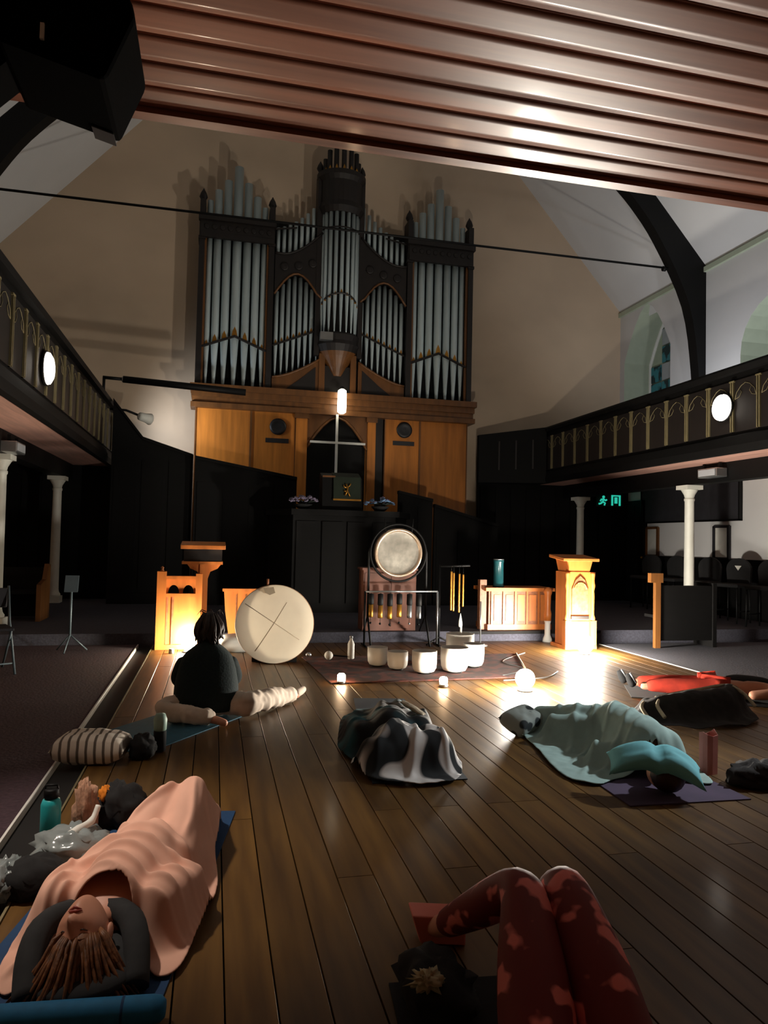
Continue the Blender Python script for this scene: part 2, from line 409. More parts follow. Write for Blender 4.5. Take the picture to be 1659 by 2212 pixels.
def pillow(name, m, dims, parent=None, loc=(0, 0, 0), rot=(0, 0, 0), puff=.55, bump=.006, seed=0, n=18):
    """a stuffed cushion: two bulging faces meeting at a pinched seam"""
    vs = []; fs = []; a, b, h = dims[0]/2, dims[1]/2, dims[2]/2
    for s in (1, -1):
        o = len(vs)
        for j in range(n+1):
            for i in range(n+1):
                u = -1+2*i/n; v = -1+2*j/n
                e = max(0, (1-abs(u)**3))*max(0, (1-abs(v)**3))
                z = s*h*e**puff
                pin = 1-.06*(1-abs(v)**2)*abs(u)**6; pin2 = 1-.06*(1-abs(u)**2)*abs(v)**6
                w_ = bump*noise.noise(Vector((u*3+seed, v*3, s)))*e
                vs.append((a*u*pin, b*v*pin2, z+w_))
        for j in range(n):
            for i in range(n):
                q = (o+j*(n+1)+i, o+j*(n+1)+i+1, o+(j+1)*(n+1)+i+1, o+(j+1)*(n+1)+i)
                fs.append(q if s > 0 else q[::-1])
    mb = MB().add(vs, fs, True); o = mb.build(name, m, parent, loc); o.rotation_euler = rot; return o
def lump(name, m, c, r, parent=None, amp=.25, sc=6.0, seed=0, n=28, flat=True):
    """a soft heap (bundled cloth, fur): a displaced dome sitting on the floor"""
    vs = []; fs = []; m_ = n//2
    for i in range(m_+1):
        p = PI*i/m_
        for k in range(n):
            q = 2*PI*k/n; d = Vector((math.sin(p)*math.cos(q), math.sin(p)*math.sin(q), math.cos(p)))
            s = 1+amp*noise.noise(d*sc*.4+Vector((seed, 0, 0)))+amp*.6*noise.noise(d*sc+Vector((0, seed, 0)))
            z = r[2]*d.z*s
            if flat: z = max(z, -r[2]*.55)
            vs.append((c[0]+r[0]*d.x*s, c[1]+r[1]*d.y*s, c[2]+z))
    for i in range(m_):
        for k in range(n):
            k2 = (k+1) % n; fs.append((i*n+k, (i+1)*n+k, (i+1)*n+k2, i*n+k2))
    return MB().add(vs, fs, True).build(name, m, parent)
def rounded_slab(mb, x0, x1, y0, y1, z0, z1, r=.05, n=6):
    poly = []
    for cx, cy, a0 in ((x1-r, y1-r, 0), (x0+r, y1-r, 90), (x0+r, y0+r, 180), (x1-r, y0+r, 270)):
        for k in range(n+1):
            a = R(a0+90*k/n); poly.append((cx+r*math.cos(a), cy+r*math.sin(a)))
    return mb.prism(poly, 2, z0, z1)
# ------------------------------------------------------------------ the room
BACK, LEFT, RIGHT, FRONT = 15.35, -4.36, 9.30, -4.0
EAVE, RIDGE, MID = 6.95, 14.6, 2.47
GZ0, GZ1 = 2.73, 3.90            # gallery underside and rail height
def struct(o): o['kind'] = 'structure'; return o
struct(MB().prism([(LEFT, 0), (RIGHT, 0), (RIGHT, EAVE), (MID, RIDGE), (LEFT, EAVE)], 1, BACK, BACK+.25).build('wall_back', M['plaster']))
struct(MB().prism([(LEFT, 0), (RIGHT, 0), (RIGHT, EAVE), (MID, RIDGE), (LEFT, EAVE)], 1, FRONT-.25, FRONT).build('wall_front', M['plaster']))
struct(MB().bb(LEFT-.25, LEFT, FRONT, BACK, -.1, EAVE).build('wall_left', M['plaster']))
# right wall with two arched window recesses
def arch_outline(y0, y1, z0, zs, zt, n=12, pointed=False):
    c, a = (y0+y1)/2, (y1-y0)/2; pts = [(y0, z0), (y1, z0), (y1, zs)]
    for k in range(1, n):
        q = PI*k/n; e = abs(math.cos(q)); x = math.cos(q)
        pts.append((c+a*x, zs+(zt-zs)*((1-abs(x)**1.6) if pointed else math.sin(q))))
    pts.append((y0, zs)); return pts
win1 = arch_outline(13.40, 15.16, 3.2, 5.7, 6.85, pointed=True)
win2 = arch_outline(9.45, 11.3, 3.0, 4.95, 5.87)
outer = [(FRONT, -.1), (BACK, -.1), (BACK, EAVE), (FRONT, EAVE)]
wr = MB(); flat = outer+win1+win2
tri = geometry.tessellate_polygon([[Vector((a, b, 0)) for a, b in p] for p in (outer, win1, win2)])
wr.add([(RIGHT, a, b) for a, b in flat], [tuple(t) for t in tri])
wro = struct(wr.build('wall_right', M['plaster_right']))
for o_, nm, gm in ((win1, 'window_1', None), (win2, 'window_2', None)):
    rv = MB(); n = len(o_)
    rv.add([(RIGHT, a, b) for a, b in o_]+[(RIGHT+.72, a, b) for a, b in o_], [(i, (i+1) % n, n+(i+1) % n, n+i) for i in range(n)])
    wn = struct(rv.build(nm, M['plaster_green']))
    c = (o_[0][0]+o_[1][0])/2; a = (o_[1][0]-o_[0][0])/2; zt = max(p[1] for p in o_); z0 = o_[0][1]
    fr = MB().prism(o_, 0, RIGHT+.72, RIGHT+.74).build('back_panel', M['glassw'] if nm == 'window_2' else M['plaster_green'], wn)
    fm = MB(); fm.tube([(RIGHT+.69, p, q) for p, q in o_]+[(RIGHT+.69, o_[0][0], o_[0][1])], .05, 6, False)
    fm.bb(RIGHT+.66, RIGHT+.71, c-.03, c+.03, z0, zt-.02); fm.build('window_frame', M['white'], wn)
    rows = 9; k_ = 0
    for i in range(rows):
        for j in (-1.5, -.5, .5, 1.5):
            zc = z0+(i+.5)*(zt-z0)/rows; yc = c+j*a*.48
            ok = all(inside(np.array([[yc+sy*a*.2]]), np.array([[zc+sz*.13]]), o_)[0, 0] for sy in (-1, 1) for sz in (-1, 1))
            if not ok: continue
            k_ += 1
            if nm == 'window_1' and (k_*7) % 5 in (0, 2, 3): mm = M['glass1']
            else: mm = M['glassw']
            MB().box((RIGHT+.685, yc, zc), (.02, a*.43, (zt-z0)/rows-.035)).build('pane', mm, wn)
# pitched ceiling
ceil = struct(MB().prism([(LEFT-.25, EAVE-.25*1.12), (LEFT-.25, EAVE), (MID, RIDGE+.25), (RIGHT+.25, EAVE), (RIGHT+.25, EAVE-.25*1.12), (MID, RIDGE)], 1, FRONT-.2, BACK+.2).build('ceiling', M['plaster_right']))
# wall plate moulding under the slope
for nm, x in (('trim_1', LEFT+.03), ('trim_2', RIGHT-.03)):
    struct(MB().bb(x-.03, x+.03, FRONT, BACK, EAVE-.12, EAVE-.02).build(nm, M['plaster_green']))

# floor: sub-floor, boards, recessed strips, carpeted aisles, dais
fl = struct(MB().bb(LEFT, RIGHT, FRONT, BACK, -.12, -.06).build('floor', M['sub']))
PW = .155; x = -.70; k = 0
plank_cache = {}
while x < 5.33:
    ys = [-.6]; 
    while ys[-1] < 9.7: ys.append(min(9.72, ys[-1]+random.choice((2.2, 2.9, 3.6, 4.3))))
    if ys[-1]-ys[-2] < .5: ys[-2] = ys[-1]; ys.pop()
    for a, b in zip(ys, ys[1:]):
        L_ = round(b-a, 2)
        if L_ not in plank_cache:
            g = .0028; mb = MB(); h = PW/2
            sec = [(-h+g, -.05), (-h+g, -.001), (-h+g+.001, 0), (h-g-.001, 0), (h-g, -.001), (h-g, -.05)]
            mb.prism(sec, 1, .002, L_-.002); o = mb.build('plank', M['plank'], fl); plank_cache[L_] = o.data
        else: o = link('plank', plank_cache[L_], fl)
        o.location = (x+PW/2, a, random.uniform(-.0003, .0003))
    x += PW
XE = x
st = struct(MB().bb(LEFT, -.895, FRONT, 9.72, -.06, .002).build('floor.001', M['carpet']))
MB().bb(-.902, -.89, FRONT, 9.72, -.05, .006).build('carpet_edge', M['white'], st)
MB().bb(-.89, -.703, FRONT, 9.72, -.06, -.035).build('gully', M['sub'], st)
MB().bb(-.712, -.702, FRONT, 9.72, -.06, .003).build('edge_strip', M['gilt'], st)
st2 = struct(MB().bb(XE+.012, RIGHT, FRONT, 9.3, -.06, .002).build('floor.002', M['carpetg']))
MB().bb(XE, XE+.012, FRONT, 9.3, -.05, .006).build('edge_strip', M['white'], st2)
ds = struct(MB().bb(LEFT, RIGHT, 9.73, BACK, -.06, .14).build('floor.003', M['carpetg']))
MB().bb(3.3, 5.6, 9.70, 9.73, .10, .142).build('nosing', M['darkwood'], ds)

# varnished board soffit of the rear gallery, right above the camera
sof = struct(MB().bb(LEFT, RIGHT, FRONT, 2.30, 2.75, 2.85).build('ceiling.001', M['walnut']))
BW = .115
prof = [(-.5*BW+.001, 2.75)]+[(t*BW*.5*.985, 2.722+.0004*t*t+(.008 if abs(t) > .96 else 0)) for t in (-1, -.955, -.5, 0, .5, .955, 1)]+[(.5*BW-.001, 2.75)]
b0 = MB(); n = len(prof)
b0.add([(LEFT, p, q) for p, q in prof]+[(RIGHT, p, q) for p, q in prof], [(i, i+1, n+i+1, n+i) for i in range(n-1)]+[(n-1, 0, n, 2*n-1)], True); b0.sm = [2 <= i <= 5 for i in range(n)]
bo = b0.build('board', M['board'], sof, (0, 2.30-BW/2, 0))
for k in range(1, 34): link('board', bo.data, sof, (0, 2.30-BW/2-BW*k, random.uniform(-.0015, .0015)))
MB().bb(LEFT, RIGHT, 2.30, 2.345, 2.705, 2.80).build('edge_moulding', M['board'], sof)
struct(MB().bb(LEFT, RIGHT, 2.31, 2.40, 2.80, 3.90).build('trim_3', M['darkwood']))

# dark timber partitions across the end of both aisles
for nm, x0, x1 in (('wall_back.001', LEFT, -1.96), ('wall_back.002', 5.62, RIGHT)):
    p = struct(MB().bb(x0, x1, 14.95, 15.05, .14, GZ0).build(nm, M['darkwood']))
    k = x0+.05
    while k < x1-.3:
        MB().bb(k, min(k+.32, x1-.02), 14.93, 14.95, .3, GZ0-.1).build('panel', M['darkwood'], p); k += .36

# wainscot and door, dark sheets added to keep the right aisle wall black
wc = struct(MB().bb(RIGHT-.05, RIGHT-.001, 2.45, 14.15, .002, 1.16).build('added_wainscot', M['darkwood']))
MB().bb(RIGHT-.07, RIGHT-.001, 2.45, 14.15, 1.16, 1.20).build('dado_rail', M['darkwood'], wc)
dr_ = struct(MB().bb(RIGHT-.06, RIGHT-.001, 14.18, 14.9, .14, 2.42).build('added_door', M['darkwood']))
for z0, z1 in ((.3, 1.1), (1.25, 2.3)):
    for y0 in (14.25, 14.58): MB().bb(RIGHT-.07, RIGHT-.06, y0, y0+.25, z0, z1).build('door_panel', M['darkwood'], dr_)
MB().lathe([(.02, 0), (.028, .03), (.02, .05)], (RIGHT-.06, 14.26, 1.15), 10, rotm(0, -PI/2, 0)).build('door_knob', M['brass'], dr_)

# ------------------------------------------------------------------ side galleries
def tracery_mesh():
    mb = MB()
    for s in (-1, 1):
        mb.tube([(0, s*.20, 3.44), (0, s*.17, 3.53), (0, s*.08, 3.61), (0, 0, 3.64)], .005, 5)
        mb.tube([(0, s*.20, 3.44), (0, s*.12, 3.46), (0, s*.075, 3.52), (0, s*.11, 3.57)], .004, 5)
    return mb
gcache = {}
def gallery(label, xf, s, y0=2.42, y1=14.91):
    """xf: x of the front; s: +1 when the nave lies on the +x side"""
    g = thing('gallery', label, 'gallery', (xf, (y0+y1)/2, 0)); g.location = (0, 0, 0)
    inner = LEFT if s > 0 else RIGHT
    a, b = sorted((xf, inner))
    MB().bb(a+(.01 if s > 0 else .02), b-(.02 if s > 0 else .01), y0, y1, 2.72, 2.76).build('soffit', M['soffit'], g)
    MB().bb(a+(.01 if s > 0 else .02), b-(.02 if s > 0 else .01), y0, y1, 2.76, 2.90).build('gallery_floor', M['darkwood'], g)
    MB().bb(min(xf-s*.10, xf-s*.03), max(xf-s*.10, xf-s*.03), y0, y1, 2.72, GZ1-.06).build('front_boarding', M['darkwood'], g)
    MB().prism([(xf-s*.14, GZ1-.10), (xf+s*.05, GZ1-.10), (xf+s*.07, GZ1-.04), (xf+s*.04, GZ1), (xf-s*.16, GZ1)], 1, y0, y1).build('top_rail', M['darkwood'], g)
    MB().prism([(xf-s*.06, 2.70), (xf+s*.03, 2.70), (xf+s*.05, 2.80), (xf+s*.02, 2.93), (xf-s*.03, 2.96)], 1, y0, y1).build('base_moulding', M['darkwood'], g)
    bx = xf-s*.84
    MB().bb(bx-.11, bx+.11, y0, y1, 2.43, 2.72).build('beam', M['black'], g)
    PITCH = .497; y = 15.0-PITCH*.5
    while y > 4.2:
        if 'p' not in gcache:
            tmp = [MB().bb(-.012, .012, -.215, .215, 2.99, 3.70).build('front_panel', M['walnut'], g), tracery_mesh().build('tracery', M['gilt'], g)]
            gcache['p'] = tmp[0].data
            gcache['t'] = tmp[1].data
            mb = MB()
            for q in (-.021, .021): mb.bb(-.012, .012, q-.009, q+.009, 2.995, 3.68)
            mb.bb(-.012, .012, -.05, .05, 3.68, 3.70); tmp.append(mb.build('gilt_strip', M['gilt'], g)); gcache['s'] = tmp[2].data
            for c in tmp: bpy.data.objects.remove(c)
        link('front_panel', gcache['p'], g, (xf-s*.02, y, 0))
        link('tracery', gcache['t'], g, (xf-s*.004, y, 0))
        link('gilt_strip', gcache['s'], g, (xf+s*.002, y-PITCH/2, 0))
        y -= PITCH
    return g
gallery('dark gallery front with faint gilt strips above the plum carpet aisle', -1.96, 1)
gr_ = gallery('dark gallery front with bright gilt strips below the arched window recesses', 6.90, -1)
gv = [(6.87, 14.2), (5.56, 14.78), (5.56, 14.9), (6.87, 14.9)]
mb = MB(); mb.add([(a, b, 2.70) for a, b in gv]+[(a, b, c) for (a, b), c in zip(gv, (3.90, 3.74, 3.74, 3.90))], [(0, 1, 2, 3), (4, 5, 6, 7), (0, 1, 5, 4), (1, 2, 6, 5), (2, 3, 7, 6), (3, 0, 4, 7)]); mb.build('angled_return', M['darkwood'], gr_)
for k in (.2, .45, .7): MB().box((6.87-1.31*k, 14.185+.58*k, 3.33-.06*k), (.03, .02, .62), rotm(0, 0, -.42)).build('gilt_strip', M['walnut'], gr_)
def disc_lamp(label, x, y, z, s, m):
    t = thing('disc_lamp', label, 'lamp', (x, y, z), group=None)
    mx = rotm(0, s*PI/2, 0)
    MB().lathe([(.20, 0), (.205, .025), (.19, .03)], n=32, mx=mx).build('back_plate', M['black'], t)
    MB().lathe([(.185, .03), (.18, .055), (.13, .085), (.05, .10)], n=32, mx=mx).build('diffuser', m, t)
disc_lamp('lit round disc lamp on the gallery front above the plum carpet', -1.955, 8.93, 3.29, 1, M['disc'])
disc_lamp('lit round disc lamp on the gallery front nearest the arched windows', 6.895, 8.70, 3.36, -1, M['discr'])

def column(label, x, y):
    t = thing('column', label, 'column', (x, y, .0))
    b = .14 if y > 9.73 else .002
    MB().bb(-.13, .13, -.13, .13, b, b+.12).build('plinth', M['colwhite'], t)
    MB().lathe([(.115, b+.12), (.12, b+.15), (.095, b+.19), (.085, b+.24), (.080, 1.2), (.074, 2.16), (.085, 2.18), (.085, 2.21), (.074, 2.22)], n=20).build('shaft', M['colwhite'], t)
    MB().lathe([(.074, 2.22), (.085, 2.27), (.125, 2.34), (.14, 2.36)], n=20).build('capital', M['colwhite'], t)
    MB().bb(-.15, .15, -.15, .15, 2.36, 2.43).build('abacus', M['colwhite'], t)
column('slim white column at the left picture edge under the gallery', -2.8, 10.55)
column('slim white column under the left gallery, behind the music stand', -2.8, 14.15)
column('slim white column standing in front of the dark chair backs', 7.74, 10.6)
column('slim white column rising directly behind the tall carved lectern', 7.74, 14.3)

def floodlight(label, x, y, z, s):
    t = thing('floodlight', label, 'lamp', (x, y, z))
    MB().bb(-.10, .10, -.22, .22, -.07, .07).build('housing', M['silver'], t, bev=.012)
    MB().bb(s*.10-.006, s*.10+.006, -.19, .19, -.05, .05).build('glass', M['glassw'], t)
    MB().bb(-.02, .02, -.20, -.16, .07, .15).build('bracket', M['black'], t); MB().bb(-.02, .02, .16, .20, .07, .15).build('bracket', M['black'], t)
floodlight('unlit grey floodlight under the left gallery above the edge column', -2.6, 10.3, 2.50, 1)
floodlight('unlit grey floodlight hung under the right gallery by a column', 7.52, 9.75, 2.56, -1)

# roof ribs, tie rod
def rib(label, s):
    f = lambda x: MID+s*(x-MID)
    out = [(9.30, 3.55), (9.30, 7.0), (7.918, 8.50), (6.5, 10.05), (5.0, 11.7), (4.85, 11.5)]
    inn = seg_pts([(5.0, 10.9, 0), (6.2, 9.70, 0), (7.167, 8.62, 0), (7.75, 8.05, 0), (8.288, 7.36, 0), (8.918, 6.167, 0), (9.136, 4.892, 0), (9.16, 4.0, 0), (9.17, 3.55, 0)], 4)
    poly = [(f(a), b) for a, b in out]+[(f(p.x), p.y) for p in inn]
    t = thing('roof_brace', label, 'beam', (f(9.2), 12.38, 3.55)); t.location = (0, 0, 0)
    MB().prism(poly, 1, 12.26, 12.50).build('curved_brace', M['black'], t)
    MB().prism([(f(9.30), 3.35), (f(9.30), 3.56), (f(9.10), 3.56)], 1, 12.22, 12.54).build('corbel', M['black'], t)
rib('black curved timber roof brace rising between the arched window recesses', 1)
rib('black curved timber roof brace on the left wall at the frame edge', -1)
t = thing('tie_rod', 'thin dark iron tie rod spanning the nave across the organ', 'rod', (MID, 12.38, 6.9)); t.location = (0, 0, 0)
MB().tube([(-3.60, 12.38, 6.83), (8.52, 12.38, 6.87)], .022, 8).build('rod', M['black'], t)
for x in (-3.52, 8.44): MB().lathe([(.05, -.03), (.05, .03)], (x, 12.38, 6.85), 10, rotm(0, PI/2, 0)).build('end_nut', M['black'], t)

# black roller bar and spot lamp by the left of the organ
t = thing('roller_bar', 'long black roller bar between the left gallery end and the organ', 'bar', (-.8, 13.5, 4.12)); t.location = (0, 0, 0)
MB().tube([(-1.66, 13.5, 4.16), (.49, 13.5, 4.07)], .062, 12).build('casing', M['black'], t)
MB().tube([(-2.0, 13.5, 4.17), (-1.66, 13.5, 4.16)], .030, 8).build('arm', M['black'], t)
MB().tube([(-1.675, 13.5, 4.16), (-1.65, 13.5, 4.159)], .05, 10).build('collar', M['silver'], t)
MB().tube([(-1.98, 13.5, 4.17), (-1.98, 13.5, 3.885)], .025, 8).build('bracket', M['black'], t)
t = thing('spot_lamp', 'small pale spot lamp clamped to the end of the left gallery', 'lamp', (-1.29, 14.0, 3.55)); t.location = (0, 0, 0)
MB().tube([(-1.93, 14.0, 3.70), (-1.65, 14.0, 3.69), (-1.40, 14.0, 3.60)], .022, 8).build('arm', M['black'], t)
sd = Vector((1.0, 1.0, -.12)).normalized(); q = Vector((0, 0, 1)).rotation_difference(sd).to_matrix()
MB().lathe([(.03, -.14), (.075, -.12), (.085, .02), (.11, .11), (.10, .11), (.07, .04)], (-1.31, 14.0, 3.57), 18, q).build('shade', M['white'], t)
MB().lathe([(.06, .03), (.06, .05), (.02, .06)], (-1.31, 14.0, 3.57), 14, q).build('bulb', glow('spot_bulb_glow', (.9, .95, 1.0), 30.0), t)
ld = bpy.data.lights.new('spot_beam', 'SPOT'); ld.energy = 100; ld.color = (.86, .92, 1.0); ld.spot_size = R(150); ld.spot_blend = 1.0; ld.shadow_soft_size = .05
lo = bpy.data.objects.new('spot_beam', ld); COL.objects.link(lo); lo.parent = t
lo.location = Vector((-1.31, 14.0, 3.57))+sd*.14; lo.rotation_euler = (-sd).to_track_quat('Z', 'Y').to_euler()
# lamps standing on the right gallery behind its front (they wash the window wall)
for yy in (8.2, 11.2):
    t = thing('gallery_uplighter', 'uplighter lamp on the right gallery floor below the '+('round-headed' if yy < 9 else 'pointed')+' window recess', 'lamp', (8.1, yy, 2.9))
    MB().lathe([(.10, 0), (.12, .02), (.12, .10), (.08, .12)], n=16).build('body', M['black'], t)
    ld = bpy.data.lights.new('uplight', 'SPOT'); ld.energy = 165; ld.color = (.95, .96, 1.0); ld.shadow_soft_size = .12; ld.spot_size = R(150); ld.spot_blend = .6
    lo = bpy.data.objects.new('uplight', ld); COL.objects.link(lo); lo.parent = t; lo.location = (-.3, 0, .3)
    lo.rotation_euler = Vector((-1.0, -.25, -1.5)).to_track_quat('Z', 'Y').to_euler()

# spot lamp on the left gallery front and an added fill pendant over the nave (both above the frame)
def aim(o, p): o.rotation_euler = (o.location-Vector(p)).to_track_quat('Z', 'Y').to_euler()
t = thing('gallery_spot', 'stage spot lamp on the left gallery front above the pink blanket', 'lamp', (-1.86, 3.6, 3.75)); t.location = (0, 0, 0)
MB().lathe([(.07, -.14), (.085, -.12), (.085, .08), (.07, .08)], (-1.78, 3.6, 3.72), 18, rotm(R(20), R(120), 0)).build('housing', M['black'], t)
MB().bb(-1.95, -1.80, 3.58, 3.62, 3.78, 3.82).build('bracket', M['black'], t)
ld = bpy.data.lights.new('spot_beam', 'SPOT'); ld.energy = SPOT_W; ld.color = (1.0, .86, .74); ld.spot_size = R(44); ld.spot_blend = 1.0; ld.shadow_soft_size = .10
lo = bpy.data.objects.new('spot_beam', ld); COL.objects.link(lo); lo.parent = t; lo.location = (-1.70, 3.58, 3.66); aim(lo, (-.50, 3.45, 0))
t = thing('gallery_spot', 'added unseen spot lamp on the right gallery front, lighting the grey blanket', 'lamp', (6.8, 4.6, 3.75)); t.location = (0, 0, 0)  # unseen lamp, added to brighten the grey blanket
MB().lathe([(.07, -.14), (.085, -.12), (.085, .08), (.07, .08)], (6.72, 4.6, 3.72), 18, rotm(R(-20), R(-120), 0)).build('housing', M['black'], t)
MB().bb(6.74, 6.89, 4.58, 4.62, 3.78, 3.82).build('bracket', M['black'], t)
ld = bpy.data.lights.new('spot_beam', 'SPOT'); ld.energy = 1000; ld.color = (.92, .97, 1.0); ld.spot_size = R(27); ld.spot_blend = 1.0; ld.shadow_soft_size = .10
lo = bpy.data.objects.new('spot_beam', ld); COL.objects.link(lo); lo.parent = t; lo.location = (6.62, 4.58, 3.66); aim(lo, (2.55, 4.15, .1))
t = thing('fill_pendant', 'added unseen pendant giving weak warm fill light over the middle of the nave', 'lamp', (2.2, 4.6, 5.2))  # unseen lamp, added as weak fill for the foreground
MB().tube([(0, 0, .12), (0, 0, 9.1)], .008, 6).build('flex', M['black'], t)
MB().lathe([(.03, .14), (.06, .12), (.16, 0), (.15, 0), (.05, .10)], n=20).build('shade', M['black'], t)
ld = bpy.data.lights.new('fill_bulb', 'POINT'); ld.energy = FILL_W; ld.color = (1.0, .88, .74); ld.shadow_soft_size = .25
lo = bpy.data.objects.new('fill_bulb', ld); COL.objects.link(lo); lo.parent = t; lo.location = (0, 0, -.28)

# speaker hung from the rear gallery
t = thing('loudspeaker', 'black loudspeaker hung from the board soffit at upper left', 'speaker', (-.28, 1.62, 2.2)); t.location = (0, 0, 0)
out_ = [(-.40, 2.262), (-.205, 2.215), (-.155, 2.345), (-.165, 2.385), (-.215, 2.41), (-.40, 2.41)]
MB().prism(out_, 1, 1.42, 1.66).build('cabinet', M['speaker'], t, (-.022, 0, .045), bev=.012)
MB().prism([(-.385, 2.275), (-.215, 2.235), (-.172, 2.345), (-.18, 2.375), (-.22, 2.395), (-.385, 2.395)], 1, 1.412, 1.42).build('grille', M['speaker'], t, (-.022, 0, .045))
MB().bb(-.318, -.311, 1.406, 1.412, 2.262, 2.292).build('badge', M['white'], t, (-.022, 0, .045))
MB().prism([(-.26, 2.2255), (-.215, 2.2145), (-.215, 2.2185), (-.26, 2.2295)], 1, 1.62, 1.668).build('foot_strip', M['silver'], t, (-.022, 0, .045))
MB().prism([(-.75, 2.44), (-.24, 2.44), (-.225, 2.717), (-.75, 2.718)], 1, 1.45, 1.66).build('mount_box', M['speaker'], t, bev=.01)
MB().prism([(-.75, 2.44), (-.42, 2.44), (-.42, 2.31), (-.475, 2.25), (-.75, 2.14)], 1, 1.50, 1.60).build('bracket', M['speaker'], t)

# ------------------------------------------------------------------ pipe organ
OY = 14.9
org = thing('pipe_organ', 'tall church pipe organ with five ranks of silvery pipes', 'organ', (MID, 15.0, 0)); org.location = (0, 0, 0)
def pipe(x, zb, zm, zt, r, y=OY, m=None):
    """foot cone from zb to the mouth zm, body to zt"""
    m = m or M['pipe']
    o = MB().lathe([(r*.30, zb), (r*.42, zb+.06), (r, zm), (r, zt), (r*.96, zt)], (x, y, 0), 14, cap=True).build('pipe', m, org)
    mb = MB(); w = r*.85
    pts = [(x-w*.75, zm+.01), (x-w*.55, zm+.02), (x+w*.55, zm+.02), (x+w*.75, zm+.01), (x+w*.5, zm+.14*r/.1), (x, zm+.24*r/.1), (x-w*.5, zm+.14*r/.1)]
    mb.prism(pts, 1, y-r*1.02, y-r*.80); mb.build('mouth_lip', M['brass'], o)
    return o
def rail(pts, m=None, r=.028, nm='mouth_rail'): MB().tube(pts, r, 6, False).build(nm, m or M['walnut'], org)
def finial(x, z, y=OY-.05, s=1.0):
    MB().lathe([(.035*s, z-.30*s), (.05*s, z-.26*s), (.03*s, z-.22*s), (.07*s, z-.15*s), (.05*s, z-.08*s), (.02*s, z-.03*s), (.006*s, z)], (x, y, 0), 10).build('finial', M['walnut'], org)
def tower(x0, x1, xi0, xi1, tops, finz):
    n = 7
    for (a, b) in ((x0, x0+.11), (x1-.11, x1)):
        MB().bb(a, b, OY-.16, OY+.2, 4.40, finz-.28).build('post', M['walnut'], org)
        MB().bb(a-.015, b+.015, OY-.18, OY+.2, 7.36, 7.42).build('post_collar', M['walnut'], org)
    for (a, b) in ((x0+.11, x0+.15), (x1-.15, x1-.11)): MB().bb(a, b, OY-.12, OY-.06, 4.45, 7.4).build('inner_stile', M['oak'], org)
    finial((x0+x0+.11)/2, finz, OY, 1.2); finial((x1-.055), finz, OY, 1.2)
    wds = [.72, .95, 1.0, 1.12, 1.0, .95, .72]; tot = sum(wds); c = xi0
    for i in range(n):
        wd = (xi1-xi0)*wds[i]/tot; xc = c+wd/2; c += wd
        k = 3-abs(i-3)
        pipe(xc, 4.45, 5.22+.075*k, tops[i], wd*.42)
    xm = (xi0+xi1)/2
    rail([(xi0-.02, OY-.11, 5.20), (xm, OY-.13, 5.45), (xi1+.02, OY-.11, 5.20)])
    # pierced band across the tower
    MB().bb(x0+.02, x1-.02, OY-.20, OY-.12, 7.40, 7.50).build('tower_band', M['walnut'], org)
    MB().bb(x0+.02, x1-.02, OY-.18, OY-.12, 7.50, 7.74).build('band_frieze', M['walnut'], org)
    MB().bb(x0-.02, x1+.02, OY-.24, OY-.11, 7.74, 7.84).build('band_cornice', M['walnut'], org)
    q = x0+.14
    while q < x1-.08:
        MB().lathe([(.055, 0), (.05, .02), (.03, .012)], (q, OY-.18, 7.62), 10, rotm(PI/2, 0, 0)).build('rosette', M['walnut'], org); q += .155
    MB().bb(x0, x1, OY+.16, OY+.2, 4.4, 7.8).build('back_board', M['black'], org)
tower(-.47, 1.03, -.34, .90, [8.22, 8.45, 8.67, 8.98, 8.66, 8.40, 8.20], 8.46)
tower(3.86, 5.34, 3.99, 5.20, [8.30, 8.52, 8.74, 9.08, 8.74, 8.50, 8.30], 8.56)
